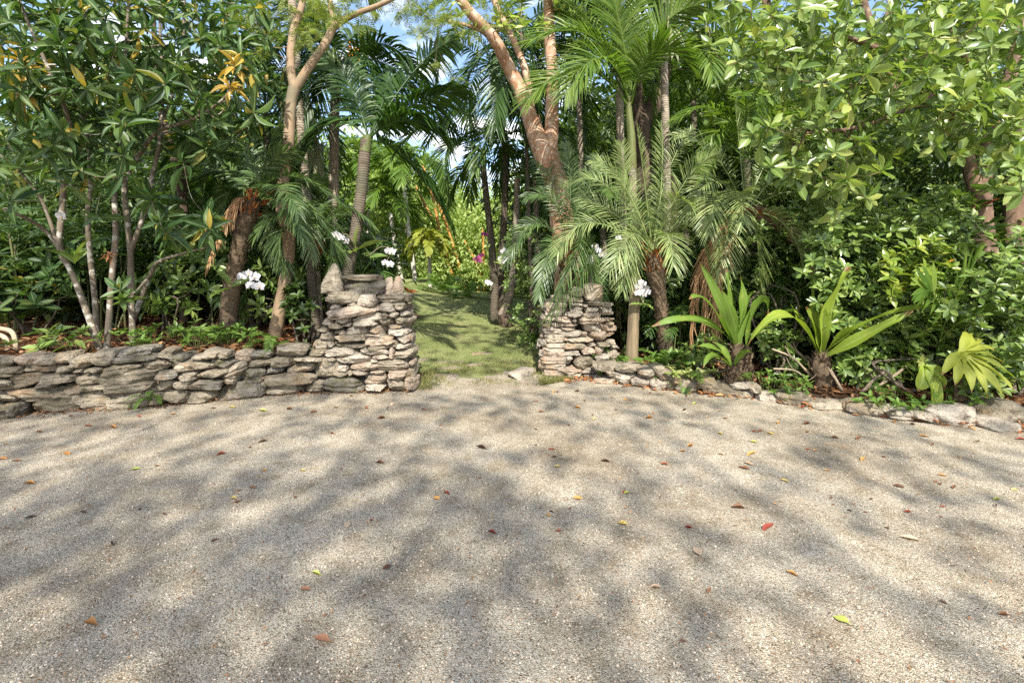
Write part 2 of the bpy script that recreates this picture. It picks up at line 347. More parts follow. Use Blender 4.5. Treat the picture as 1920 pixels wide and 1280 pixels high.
def m_ground(name, stops, scale, fine, bump=1.0, dist=.03):
    m, N, L, out = mat(name); tc = N.new('ShaderNodeTexCoord'); P = tc.outputs['Object']
    a = noise(N, L, P, scale, 5, .65); b = noise(N, L, P, fine, 4, .7)
    f = math1(N, L, 'MULTIPLY_ADD', b.outputs['Fac'], .55, math1(N, L, 'MULTIPLY', a.outputs['Fac'], .5))
    r = ramp(N, stops); L.new(f, r.inputs[0])
    s = bsdf(N, L, r.outputs[0], .95, .1, b.outputs['Fac'], bump, dist); L.new(s.outputs[0], out.inputs[0]); return m
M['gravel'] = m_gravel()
M['pebble'] = m_leaf('loose_gravel_chip', [(0, (.14, .125, .105)), (.3, (.31, .275, .225)), (.7, (.45, .415, .35)), (1, (.60, .57, .52))], .85, .0, None, .2)
M['soil'] = m_ground('leaf_strewn_soil', [(.35, (.035, .024, .016)), (.52, (.085, .055, .035)), (.7, (.17, .11, .07))], 3, 28)
M['lawn'] = m_ground('mown_lawn', [(.30, (.09, .11, .042)), (.42, (.15, .185, .062)), (.54, (.205, .235, .088)), (.70, (.33, .30, .17))], 1.3, 70, .8, .02)
M['far_lawn'] = M['lawn']

# ------------------------------------------------------------------ shape builders
def catmull(P, m):
    P = np.asarray(P, float)
    if len(P) < 3: 
        t = np.linspace(0, 1, m * (len(P) - 1) + 1)[:, None]; return P[0] + (P[-1] - P[0]) * t
    Q = np.vstack([2 * P[0] - P[1], P, 2 * P[-1] - P[-2]]); out = []
    for i in range(1, len(Q) - 2):
        t = np.linspace(0, 1, m, endpoint=False)[:, None]; a, b, c, d = Q[i - 1], Q[i], Q[i + 1], Q[i + 2]
        out.append(.5 * (2 * b + (c - a) * t + (2 * a - 5 * b + 4 * c - d) * t ** 2 + (3 * b - a - 3 * c + d) * t ** 3))
    out.append(P[-1:]); return np.vstack(out)
def tube(mb, P, R, k=8, m=5, rough=.06, seed=0, cap=True):
    """tapered limb through the points P with the radii R"""
    P = np.asarray(P, float); R = np.asarray(R, float).reshape(-1, 1) * np.ones((len(P), 1))
    PR = catmull(np.hstack([P, R]), m); C = PR[:, :3]; r = np.maximum(PR[:, 3], .0008)
    T = nrm(np.gradient(C, axis=0)); n = len(C)
    u = np.cross(T[0], A(0, 1, 0.2)); u = nrm(u) if np.linalg.norm(u) > 1e-3 else A(1, 0, 0)
    U = np.zeros((n, 3))
    for i in range(n): u = nrm(u - T[i] * np.dot(u, T[i])); U[i] = u
    V = np.cross(T, U); ang = np.arange(k + 1) * 2 * math.pi / k
    d = U[:, None] * np.cos(ang)[None, :, None] + V[:, None] * np.sin(ang)[None, :, None]
    rr = r[:, None] * np.ones((1, k + 1))
    if rough:
        nz = fbm((C[:, None] + d * r[:, None, None]) * 6.0, seed, 2); rr = rr * (1 + rough * nz)
    v = C[:, None] + d * rr[..., None]
    s = np.concatenate(([0], np.cumsum(np.linalg.norm(np.diff(C, axis=0), axis=1))))
    uv = np.stack([np.broadcast_to(np.linspace(0, 1, k + 1), (n, k + 1)), np.broadcast_to(s[:, None] * 6, (n, k + 1))], -1)
    i, j = np.meshgrid(np.arange(n - 1), np.arange(k), indexing='ij'); a = i * (k + 1) + j
    mb.add(v, np.stack([a, a + 1, a + k + 2, a + k + 1], -1), uv)
    if cap:
        b = (n - 1) * (k + 1); vv = np.vstack([v[-1], C[-1:] + T[-1:] * r[-1] * .3])
        jj = np.arange(k); mb.add(vv, np.stack([jj, jj + 1, np.full(k, k + 1), np.full(k, k + 1)], -1))
    return C, r

def leaf_t(segs, prof, fold=.25, curl=.2, wave=0):
    t = np.linspace(0, 1, segs + 1); hw = np.interp(t, np.linspace(0, 1, len(prof)), prof) * .5
    v = np.zeros((segs + 1, 3, 3)); v[:, 0, 0] = -hw; v[:, 2, 0] = hw; v[..., 1] = t[:, None]
    v[:, 0, 2] = hw * fold + wave * np.sin(t * 9); v[:, 2, 2] = hw * fold - wave * np.sin(t * 9 + 1)
    v[..., 2] -= curl * t[:, None] ** 2
    uv = np.zeros((segs + 1, 3, 2)); uv[:, 1, 0] = .5; uv[:, 2, 0] = 1; uv[..., 1] = t[:, None]
    i, j = np.meshgrid(np.arange(segs), np.arange(2), indexing='ij'); a = i * 3 + j
    return v.reshape(-1, 3), np.stack([a, a + 1, a + 4, a + 3], -1).reshape(-1, 4), uv.reshape(-1, 2)
LANCE = leaf_t(5, (.06, .55, .92, 1, .78, .4, .02), .3, .22)
LANCE2 = leaf_t(5, (.06, .45, .8, 1, .9, .6, .02), .12, .05, .015)
OBOV = leaf_t(4, (.10, .32, .62, .92, 1, .72, .08), .2, .12)
OVAL = leaf_t(3, (.08, .85, 1, .7, .04), .2, .12)
ROUND = leaf_t(4, (.12, .8, 1, .98, .7, .1), .15, .06)
SMALL = leaf_t(2, (.1, 1, .06), .25, .12)
DIA = (A([0, 0, 0], [.5, .45, .06], [0, 1, -.1], [-.5, .45, .06]).reshape(4, 3), np.array([[0, 1, 2, 3]]), A([.5, 0], [1, .5], [.5, 1], [0, .5]).reshape(4, 2))
def leaves(mb, P, D, Nn, Lg, Wd, tm):
    """many leaves at once: feet P, directions D, rough normals Nn, lengths and widths"""
    P = np.atleast_2d(P); n = len(P); D = nrm(np.broadcast_to(D, (n, 3))); Nn = np.broadcast_to(Nn, (n, 3))
    X = np.cross(D, Nn); bad = np.linalg.norm(X, axis=1) < 1e-3
    if bad.any(): X[bad] = np.cross(D[bad], A(1, .2, .1))
    X = nrm(X); Z = np.cross(X, D); Lg = np.broadcast_to(Lg, (n,))[:, None, None]; Wd = np.broadcast_to(Wd, (n,))[:, None, None]
    tv, tf, tu = tm
    v = P[:, None] + X[:, None] * tv[None, :, 0:1] * Wd + D[:, None] * tv[None, :, 1:2] * Lg + Z[:, None] * tv[None, :, 2:3] * Lg
    f = tf[None] + (np.arange(n) * len(tv))[:, None, None]
    mb.add(v, f, np.broadcast_to(tu, (n,) + tu.shape))
def rand_dir(n, rng):
    return nrm(rng.normal(size=(n, 3)))
def rosettes(mb, P, Ax, nl, Lg, Wd, tm, rng, lo=10, hi=75, jl=.42):
    """whorls of leaves: around each tip P with axis Ax, nl leaves each, lo..hi degrees off the plane across the axis"""
    P = np.atleast_2d(P); n = len(P); Ax = nrm(np.broadcast_to(Ax, (n, 3)))
    X = nrm(np.cross(Ax, rand_dir(n, rng))); Y = np.cross(Ax, X)
    k = np.arange(nl)
    az = k[None] * 2.39996 + rng.uniform(0, 6.28, (n, 1)) + rng.normal(0, .25, (n, nl))
    el = np.radians(lo + (hi - lo) * (k[None] + .5) / nl) + rng.normal(0, .25, (n, nl))
    D = (X[:, None] * np.cos(az)[..., None] + Y[:, None] * np.sin(az)[..., None]) * np.cos(el)[..., None] + Ax[:, None] * np.sin(el)[..., None]
    Nn = Ax[:, None] + rng.normal(0, .25, (n, nl, 3))
    off = Ax[:, None] * (k[None, :, None] / nl - .5) * .22 * np.mean(Lg)
    sz = (1 + rng.uniform(-jl, jl, (n, nl))) * (1 - .35 * (k[None] / nl)) 
    leaves(mb, (P[:, None] + off).reshape(-1, 3), D.reshape(-1, 3), Nn.reshape(-1, 3), (Lg * sz).ravel(), (Wd * sz).ravel(), tm)
def bez(p0, p1, p2, n):
    t = np.linspace(0, 1, n)[:, None]; return (1 - t) ** 2 * p0 + 2 * t * (1 - t) * p1 + t ** 2 * p2
def frond(mb, p0, p1, p2, n=40, ll=.35, lw=.03, start=.14, vang=25, fwd=(25, 65), droop=.25, roll=0, rng=RNG, rr=.012, fold=True, jit=.10, k=4, twist=.28):
    """a feather leaf along the curve p0 p1 p2 (p1 is ON the curve): midrib and two rows of leaflets, one mesh"""
    p0, p1, p2 = (np.asarray(q, float) for q in (p0, p1, p2)); c = 2 * p1 - .5 * (p0 + p2)
    C = bez(p0, c, p2, 25); T = nrm(np.gradient(C, axis=0))
    S0 = np.cross(p1 - p0, p2 - p0); 
    if np.linalg.norm(S0) < 1e-3: S0 = np.cross(p2 - p0, A(0, 0, 1))
    if np.linalg.norm(S0) < 1e-3: S0 = A(1, 0, 0)
    S0 = nrm(S0); Sd = nrm(S0 - T * (T @ S0)[:, None]); Nm = np.cross(Sd, T)
    if Nm[:, 2].mean() < 0: Sd = -Sd; Nm = -Nm
    a = math.radians(roll); Sd, Nm = Sd * math.cos(a) + Nm * math.sin(a), Nm * math.cos(a) - Sd * math.sin(a)
    tube(mb, C[::3], np.linspace(rr, rr * .2, len(C[::3])), 5, 3, 0)
    ti = start + (1 - start) * (np.arange(n) + .5) / n; x = np.linspace(0, 1, 25)
    def ev(Q): return np.stack([np.interp(ti, x, Q[:, i]) for i in range(3)], 1)
    Pc, Tc, Sc, Nc = ev(C), nrm(ev(T)), nrm(ev(Sd)), nrm(ev(Nm))
    u = (ti - start) / (1 - start)
    Lf = ll * np.interp(u, [0, .12, .4, .7, .9, 1], [.45, .75, 1, .9, .6, .4])
    fw = np.radians(np.interp(u, [0, 1], fwd))
    for sgn in (-1, 1):
        v = np.radians(vang) + rng.normal(0, jit, n); fj = fw + rng.normal(0, jit, n)
        D = nrm(Sc * sgn * (np.cos(fj) * np.cos(v))[:, None] + Tc * np.sin(fj)[:, None] + Nc * (np.sin(v) * np.cos(fj))[:, None])
        Lg = Lf * (1 + rng.uniform(-.12, .08, n)); s = np.linspace(0, 1, k + 1)
        dr = droop * (1 + rng.uniform(-.3, .3, n))
        ctr = Pc[:, None] + D[:, None] * (Lg[:, None] * s)[..., None] + A(0, 0, -1) * ((dr * Lg)[:, None] * s ** 2)[..., None]
        Wv = nrm(np.cross(D, Nc) + rng.normal(0, twist, (n, 3)))[:, None] * (lw * .5 * np.interp(s, [0, .2, .5, .8, 1], [.35, .9, 1, .65, .04]))[None, :, None]
        if fold:
            up = Nc[:, None] * (lw * .22 * np.interp(s, [0, .3, 1], [.6, 1, 0]))[None, :, None]
            vv = np.stack([ctr - Wv + up, ctr, ctr + Wv + up], 2); q = 3
        else: vv = np.stack([ctr - Wv, ctr + Wv], 2); q = 2
        i, j, l = np.meshgrid(np.arange(n), np.arange(k), np.arange(q - 1), indexing='ij'); b = i * (k + 1) * q + j * q + l
        uv = np.zeros(vv.shape[:-1] + (2,)); uv[..., 0] = np.linspace(0, 1, q); uv[..., 1] = s[None, :, None]
        mb.add(vv, np.stack([b, b + 1, b + q + 1, b + q], -1), uv)
def grow(mb, limbs, targets, rng, r0=.012, rt=.004, k=5, lift=.1, kd=.006):
    """twigs from the nearest bough to every target, nearest first, so that they branch off each other"""
    nodes = [np.asarray(p, float) for C, r in limbs for p in C[len(C) // 4:]]; rad = [float(q) for C, r in limbs for q in r[len(r) // 4:]]
    nodes = np.array(nodes); rad = np.array(rad); axes = []
    targets = np.atleast_2d(targets)
    d = np.min(np.linalg.norm(targets[:, None] - nodes[None], axis=2), axis=1)
    ax = np.zeros_like(targets)
    for i in np.argsort(d):
        t = targets[i]; w = np.linalg.norm(nodes - t, axis=1) + .5 * np.maximum(nodes[:, 2] - t[2], 0)
        j = int(np.argmin(w)); b = nodes[j]; dist = np.linalg.norm(t - b)
        mid = (b + t) / 2 + rng.normal(0, .08, 3) * dist + A(0, 0, -lift * dist)
        ra = min(rad[j] * .7, r0 + kd * dist)
        C, r = tube(mb, [b, mid, t], [ra, ra * .6, rt], k, 4, 0, cap=False)
        nodes = np.vstack([nodes, C[2::2]]); rad = np.concatenate([rad, r[2::2]])
        ax[i] = nrm(t - mid)
    return ax

# rough rocks ------------------------------------------------------
_bm = bmesh.new(); bmesh.ops.create_cube(_bm, size=2); bmesh.ops.subdivide_edges(_bm, edges=_bm.edges[:], cuts=12, use_grid_fill=True)
_bm.verts.ensure_lookup_table(); ROCK_V = np.array([v.co[:] for v in _bm.verts]); ROCK_F = np.array([[v.index for v in f.verts] for f in _bm.faces]); _bm.free()
def rock(c, dims, seed, p=4.5, chops=7, yaw=0, tilt=0, strata=.05, lump=.09, pointed=0):
    r = np.random.default_rng(seed); v = ROCK_V / (np.sum(np.abs(ROCK_V) ** p, axis=1, keepdims=True) ** (1 / p))
    for _ in range(chops):
        n = r.normal(size=3) * A(1, 1, .8); n = nrm(n); d = r.uniform(.72, 1.0) * np.abs(n).sum() ** .35
        e = v @ n - d; v = v - np.maximum(e, 0)[:, None] * n
    if pointed:
        z = (v[:, 2] + 1) / 2; k = 1 - pointed * z ** 1.2; v[:, 0] = v[:, 0] * k + .15 * pointed * z * r.uniform(-1, 1); v[:, 1] *= k
    q = v * A(1.5, 1.5, 1.2) + r.uniform(0, 50, 3)
    v = v * (1 + lump * fbm(q, seed, 3))[:, None]
    asp = np.asarray(dims) / max(dims); qa = ROCK_V * asp * 3
    lay = (v[:, 2] * asp[2] * r.uniform(5, 9) + .35 * vnoise(qa * .8 + seed % 17, seed + 3) + .25 * v[:, 0])
    st = vnoise(np.stack([np.floor(lay), 0 * lay, 0 * lay], 1) * 1.37 + seed % 13, seed + 5)
    hz = np.clip(1.15 - np.abs(v[:, 2]) ** 4, 0, 1)
    v = v * (1 + A(1, 1, .15) * (strata * st * hz)[:, None])
    v = v * (1 + (.035 * vnoise(qa * 3 + seed % 11, seed + 9) + .02 * vnoise(qa * 7, seed + 10))[:, None])
    v = v * (np.asarray(dims) / 2)
    ct, st_ = math.cos(tilt), math.sin(tilt); v = np.stack([v[:, 0] * ct - v[:, 2] * st_, v[:, 1], v[:, 0] * st_ + v[:, 2] * ct], 1)
    cy, sy = math.cos(yaw), math.sin(yaw); v = np.stack([v[:, 0] * cy - v[:, 1] * sy, v[:, 0] * sy + v[:, 1] * cy, v[:, 2]], 1)
    mb = MB(); mb.add(v + c, ROCK_F); return mb
def rock_obj(name, c, dims, seed, mt, parent=None, **kw):
    c = np.asarray(c, float); mb = rock(np.zeros(3), dims, seed, **kw)
    o = mb.build(name, mt, None, (0, 0, 0), smooth=name not in ('stone', 'stepping_stone')); o['org'] = [0., 0., 0.]
    if parent is not None: o.parent = parent; o.location = tuple(c - np.array(parent['org'][:]))
    else: o.location = tuple(c)
    return o

# ------------------------------------------------------------------ terrain
EDGE = np.array([(-40, 2.0), (-9, 3.1), (-5.5, 3.72), (-4.26, 3.99), (-3.15, 4.29), (-2.48, 4.65), (-1.89, 4.73), (-.97, 4.82), (.3, 5.02), (.75, 5.35), (1.09, 5.16),
                 (1.79, 4.76), (2.24, 4.6), (2.6, 4.35), (2.9, 4.12), (3.35, 3.84), (3.71, 3.76), (3.93, 3.70), (5.5, 3.2), (9, 2.7), (40, 2.0)])
def edge_y(x): return np.interp(x, EDGE[:, 0], EDGE[:, 1])
def terr(x, y):
    x = np.asarray(x, float); y = np.asarray(y, float); e = edge_y(x)
    ri = np.clip(y - 5, 0, None); hill = .09 * np.minimum(ri, 6.5) - .012 * np.clip(ri - 6.5, 0, 60)
    lawn = hill - .1 * np.clip(x + 2, -2, 3.2) * np.clip((y - 5) / 5, 0, 1) * np.clip(1 - (y - 14) / 20, 0, 1)
    left = .42 + .045 * np.clip(y - 5, 0, 14) + .02 * np.clip(-x - 4, 0, 12)
    right = .12 + .03 * np.clip(y - 5, 0, 8)
    wl = sst(-x, 1.75, 2.6); wr = sst(x, .75, 1.5)
    z = lawn * (1 - wl - wr) + left * wl + right * wr
    z = z + .025 * vnoise(np.stack([x * 1.3, y * 1.3, 0 * x], -1), 3) * sst(y - e, .2, 1.0)
    return z * sst(y - e, .08, .34)
def th(x, y): return float(terr(np.array([x]), np.array([y]))[0])
gx = np.concatenate([np.linspace(-160, -14, 24)[:-1], np.linspace(-14, -6, 28)[:-1], np.arange(-6, 6, .1), np.linspace(6, 14, 28)[:-1], np.linspace(14, 160, 24)])
gyv = np.concatenate([np.linspace(-90, -4, 14)[:-1], np.linspace(-4, 2.5, 14)[:-1], np.arange(2.5, 12, .1), np.linspace(12, 26, 30)[:-1], np.linspace(26, 230, 22)])
GX, GY = np.meshgrid(gx, gyv, indexing='ij'); GZ = terr(GX, GY)
def grid_faces(mask):
    n, m = GX.shape; i, j = np.nonzero(mask); a = i * m + j
    return np.stack([a, a + m, a + m + 1, a + 1], -1)
def sheet(name, mask, mt, dz):
    mb = MB(); mb.add(np.stack([GX, GY, GZ + dz], -1), grid_faces(mask)); 
    f = mb.f[0]; used = np.unique(f); mp = np.zeros(mb.n, int); mp[used] = np.arange(len(used)); mb.v[0] = mb.v[0][used]; mb.uv[0] = mb.uv[0][used]; mb.f[0] = mp[f]
    return tag(mb.build(name, mt), kind='structure')
cx_ = (GX[:-1, :-1] + GX[1:, 1:]) / 2; cy_ = (GY[:-1, :-1] + GY[1:, 1:]) / 2
sheet('ground', np.ones_like(cx_, bool), M['soil'], -.006)
mb = MB(); xs = np.concatenate([np.linspace(-40, -6, 12)[:-1], np.linspace(-6, 6, 80), np.linspace(6, 40, 12)[1:]])
ye = edge_y(xs) + .10 + .05 * vnoise(np.stack([xs * 5, 0 * xs, 0 * xs], 1), 4)
ye = ye + .95 * np.exp(-((xs + .25) / .62) ** 4) * (1 + .35 * vnoise(np.stack([xs * 4, 0 * xs, 0 * xs], 1), 6))
tt_ = [0, .6] + list(1 - np.linspace(.08, 0, 18)); rows = []
for t in tt_: yy_ = -25 + (ye + 25) * t; rows.append(np.stack([xs, yy_, np.maximum(.003, terr(xs, yy_) * (np.abs(xs + .3) < .75) + .0035)], 1))
n_ = len(xs); i, j = np.meshgrid(np.arange(len(tt_) - 1), np.arange(n_ - 1), indexing='ij'); a = i * n_ + j
mb.add(np.vstack(rows), np.stack([a, a + 1, a + n_ + 1, a + n_], -1)); tag(mb.build('driveway', M['gravel']), kind='structure')
def lawn_mask(x, y, wob=True):
    nz = .18 * fbm(np.stack([x * 2.2, y * 2.2, 0 * x], -1), 12, 3) if wob else 0
    l = np.interp(y, [4.9, 5.3, 6.3, 8, 14, 30], [-.98, -1.0, -1.8, -2.7, -4.5, -6]); r = np.interp(y, [4.9, 5.2, 6, 8.6, 10, 14, 30], [.45, .38, .35, .75, .95, 1.4, 2.5])
    return (x > l + nz) & (x < r + nz * .7) & (y > edge_y(x) + .62 + nz * 2.0) & (y < 26)
sheet('lawn', lawn_mask(cx_, cy_), M['lawn'], .006)
sheet('distant_lawn', (cx_ < -7) & (cy_ > 11.5) & (cy_ < 40) & (cx_ > -40), M['lawn'], .006)

# grass blades, one mass nobody could count
def grass():
    rng = np.random.default_rng(5); n = 90000
    y = 4.85 + (rng.random(n) ** 1.6) * 7.5; x = rng.uniform(-3.4, 1.5, n); ok = lawn_mask(x, y); x, y = x[ok], y[ok]
    dens = fbm(np.stack([x * 1.7, y * 1.7, 0 * x], 1), 21, 3); stone = fbm(np.stack([x * 3.1, y * 3.1, 0 * x], 1), 33, 2)
    ok = rng.random(len(x)) < np.clip(.55 + dens * .6, .08, 1) * np.where((y < 5.35), .45, 1); x, y = x[ok], y[ok]
    n = len(x); z = terr(x, y); D = nrm(np.stack([rng.normal(0, .6, n), rng.normal(0, .6, n), np.ones(n)], 1))
    mb = MB(); leaves(mb, np.stack([x, y, z], 1), D, rand_dir(n, rng), rng.uniform(.012, .034, n), rng.uniform(.004, .007, n), DIA)
    m = 9000; xx = rng.uniform(-.95, .45, m); yy = edge_y(xx) + .62 + rng.normal(0, .28, m) + .1 * fbm(np.stack([xx * 4, 0 * xx, 0 * xx], 1), 8, 3); ok = (yy > edge_y(xx) + .02) & (fbm(np.stack([xx * 6, yy * 6, 0 * xx], 1), 18, 2) > -.1); xx, yy = xx[ok], yy[ok]
    leaves(mb, np.stack([xx, yy, terr(xx, yy)], 1), nrm(rng.normal(0, .6, (len(xx), 3)) + A(0, 0, 1)), rand_dir(len(xx), rng), rng.uniform(.015, .045, len(xx)), .005, DIA)
    # longer tufts along the foot of the pillars and the edge of the drive
    m = 3200; xx = np.concatenate([rng.normal(.5, .12, m // 2), rng.normal(-.92, .06, m // 4), rng.uniform(.3, .5, m // 4)]); yy = np.concatenate([rng.uniform(5.0, 5.7, m // 2), rng.uniform(4.85, 5.5, m // 4), 5.0 + np.abs(rng.normal(0, .12, m // 4))])
    yy = np.maximum(yy, edge_y(xx) + .02)
    D = nrm(np.stack([rng.normal(0, .5, len(xx)), rng.normal(-.1, .5, len(xx)), np.ones(len(xx))], 1))
    leaves(mb, np.stack([xx, yy, terr(xx, yy)], 1), D, rand_dir(len(xx), rng), rng.uniform(.025, .075, len(xx)), .006, DIA)
    tag(mb.build('grass', M['grass']), 'short mown olive green grass on the path rising between the pillars', 'grass', kind='stuff')
grass()
# flat stepping stones sunk in the lawn
for q, (x, y, w, h) in enumerate([(845, 672, 70, 14), (905, 655, 50, 10), (845, 690, 60, 16), (892, 682, 60, 12), (822, 702, 50, 12), (790, 660, 40, 8), (980, 700, 78, 24)]):
    Y = gy(y); X = (x - 960) / F * Y; Y = (H - th(X, Y)) / (y - HZ) * F; X = (x - 960) / F * Y; z = th(X, Y)
    last = q == 6
    o = rock_obj('boulder' if last else 'stepping_stone', (X, Y, z + (.0 if last else -.02)), (w / F * Y, h / F * Y * (2.2 if not last else 1.6), .13 if last else .07), 900 + q, M['stone_pale'] if last else M['stone'], p=3.2, chops=4, yaw=.2 * q)
    if last: tag(o, 'low pale flat boulder sunk in the grass beside right stone pillar', 'boulder')
    else: tag(o, ['long grey stepping stone in the middle of the grass path', 'farthest small stepping stone up the shaded grass path', 'broad stepping stone just below the long grey one', 'grey stepping stone right of the broad one on the grass', 'stepping stone nearest the drive by the left pillar', 'small flat stepping stone close behind the left pillar'][q], 'stepping stone', 'stepping stones set in the grass path')

# ------------------------------------------------------------------ dry stone walls
def px_stones(root, rects, ox, oy, sc, ybase, depth, seed, pick, grow_=.985, yaw=None):
    """stones traced as (x0,y0,x1,y1,tilt) on a photo detail, set into the face of the wall whose foot is on row ybase(x)"""
    for q, rc in enumerate(rects):
        x0, y0, x1, y1 = (ox + rc[0] / sc, oy + rc[1] / sc, ox + rc[2] / sc, oy + rc[3] / sc); tl = rc[4] if len(rc) > 4 else 0
        xc, yc = (x0 + x1) / 2, (y0 + y1) / 2; Y = F * H / (ybase(xc) - HZ); w, h = (x1 - x0) / F * Y * grow_, (y1 - y0) / F * Y * (grow_ + .02)
        r = np.random.default_rng(seed + q); dp = depth * r.uniform(.75, 1.1); off = r.uniform(-.05, .03)
        c = at(xc, yc, Y) + A(0, dp / 2 + off, 0); c = c * A(1, 1, 1)
        ya = yaw(xc) if yaw else 0
        rock_obj('stone', c, (w, dp, h), seed + q, M[pick(q, rc, r)], root, p=r.uniform(2.9, 5.5), chops=int(r.integers(7, 13)), tilt=math.radians(-tl + r.uniform(-2.5, 2.5)), yaw=ya + r.uniform(-.08, .08), strata=.055, lump=.10)
WALL = [(0, 840, 135, 895), (145, 840, 260, 895), (255, 825, 370, 880), (340, 840, 450, 905), (455, 808, 595, 900), (580, 800, 770, 850, -6), (595, 832, 805, 880, -6), (815, 808, 905, 855), (875, 835, 965, 885), (1000, 842, 1070, 868), (1055, 815, 1170, 858), (1170, 812, 1240, 850), (1245, 815, 1335, 880), (1335, 815, 1460, 850), (1465, 780, 1655, 838), (1660, 805, 1750, 842), (1695, 757, 1780, 815),
  (0, 895, 80, 940), (65, 885, 165, 930), (160, 890, 290, 930), (295, 895, 365, 930), (365, 905, 435, 932), (435, 905, 515, 930), (515, 880, 735, 940, -5), (740, 858, 885, 920), (885, 868, 1120, 925), (1120, 855, 1255, 915), (1200, 880, 1315, 945, -20), (1320, 852, 1460, 905), (1462, 845, 1590, 898), (1590, 845, 1740, 872), (1535, 880, 1700, 932, -4),
  (0, 935, 170, 1015), (175, 935, 355, 997), (355, 935, 520, 1002), (525, 915, 815, 1002, -4), (825, 920, 950, 965), (935, 928, 1035, 978), (1035, 918, 1200, 970), (1265, 908, 1410, 978), (1180, 945, 1265, 998), (1400, 898, 1510, 945), (1435, 932, 1705, 1000), (1700, 850, 1830, 960), (1395, 975, 1435, 1010),
  (160, 990, 240, 1022), (0, 1020, 275, 1088), (290, 1000, 385, 1060), (390, 992, 555, 1042), (555, 985, 800, 1055, -4), (805, 970, 915, 1030), (915, 975, 1025, 1025), (1020, 970, 1178, 1032), (1150, 985, 1400, 1085, -6), (1420, 985, 1640, 1048), (1640, 975, 1755, 1040),
  (0, 1090, 90, 1180), (140, 1040, 370, 1160), (340, 1040, 555, 1160), (525, 1035, 800, 1135, -5), (850, 1030, 990, 1100), (960, 1035, 1130, 1105), (930, 880, 1010, 930), (800, 1040, 860, 1105),
  (-260, 850, 0, 910), (-200, 900, 10, 960), (-300, 960, 0, 1040), (-320, 1040, -10, 1110), (-280, 1100, 0, 1200), (-560, 870, -270, 960), (-580, 950, -300, 1060), (-600, 1050, -290, 1220)]
def wall_base(x): return np.interp(x, [-220, 0, 100, 300, 400, 480, 600, 660], [812, 786, 778, 764, 757, 744, 740, 740])
wl = thing('stone_wall', 'low dry stone wall of grey slabs retaining the leafy bed on the left', 'stone wall', (-3.2, 4.4, 0))
PK = lambda q, rc, r: ('stone_moss' if r.random() < .16 else 'stone_pink' if r.random() < .05 else 'stone')
px_stones(wl, WALL, 0, 380, 2.909, wall_base, .34, 100, PK, yaw=lambda x: .26)
mb = MB(); cx = np.array([-6.2, -5.2, -4.26, -3.15, -2.48, -1.89, -1.5]); yb = edge_y(cx) + .09
v = np.concatenate([np.stack([cx, yb, 0 * cx], 1), np.stack([cx, yb + .03, 0 * cx + .36], 1), np.stack([cx, yb + .3, 0 * cx + .38], 1), np.stack([cx, yb + .34, 0 * cx], 1)])
k = len(cx); f = [[r * k + i, r * k + i + 1, (r + 1) * k + i + 1, (r + 1) * k + i] for r in range(3) for i in range(k - 1)]; mb.add(v, f); mb.build('core', M['core'], wl)

PIL = [(130, 315, 410, 420), (395, 335, 570, 440), (565, 330, 820, 405), (800, 330, 860, 400), (150, 420, 245, 465), (300, 395, 410, 455), (150, 435, 560, 525, -8), (580, 400, 725, 490), (690, 400, 810, 475), (690, 485, 760, 530), (745, 475, 850, 525), (355, 490, 620, 580, -4), (610, 490, 690, 545), (310, 500, 375, 535), (700, 525, 860, 588), (205, 530, 350, 590), (145, 575, 260, 632), (355, 560, 575, 615, -5), (578, 543, 710, 603), (640, 590, 800, 632), (500, 595, 640, 668), (285, 608, 495, 690, 4), (65, 612, 150, 655), (190, 635, 280, 675), (65, 655, 200, 725), (645, 628, 840, 688), (465, 665, 640, 710), (190, 675, 480, 750), (710, 685, 870, 752), (470, 693, 710, 765, -3), (205, 748, 460, 803, 3), (450, 740, 745, 805, -6), (735, 752, 868, 808), (435, 795, 675, 858), (675, 785, 720, 890), (525, 850, 680, 900), (720, 805, 890, 880), (105, 790, 385, 865), (10, 728, 130, 820), (125, 725, 195, 790), (225, 848, 510, 948, -6), (510, 890, 580, 935), (330, 920, 580, 995, -4), (570, 885, 840, 985, -4), (0, 810, 100, 865), (0, 862, 105, 908), (20, 880, 215, 1050), (135, 865, 220, 908), (220, 945, 315, 995), (180, 993, 330, 1058), (365, 990, 500, 1028), (500, 985, 640, 1022), (455, 1020, 645, 1100), (470, 1092, 640, 1155), (650, 985, 830, 1062), (820, 960, 905, 1060), (655, 1060, 830, 1160), (820, 1050, 915, 1150), (115, 1045, 455, 1192), (100, 530, 190, 600), (260, 575, 350, 612), (245, 655, 300, 690), (840, 900, 895, 960), (300, 985, 375, 1040)]
pl = thing('stone_pillar', 'taller dry stone gate pillar with ragged top stones at the wall end', 'stone pillar', (-1.4, 5.1, 0))
PKP = lambda q, rc, r: ('stone_moss' if rc[0] == 115 or rc[0] == 20 else 'stone_pink' if r.random() < .25 else 'stone' if r.random() < .62 else 'stone_pale')
px_stones(pl, PIL, 580, 480, 4.573, lambda x: np.interp(x, [600, 640, 760, 790], [739, 739, 737, 735]), .36, 300, PKP, 1.02)
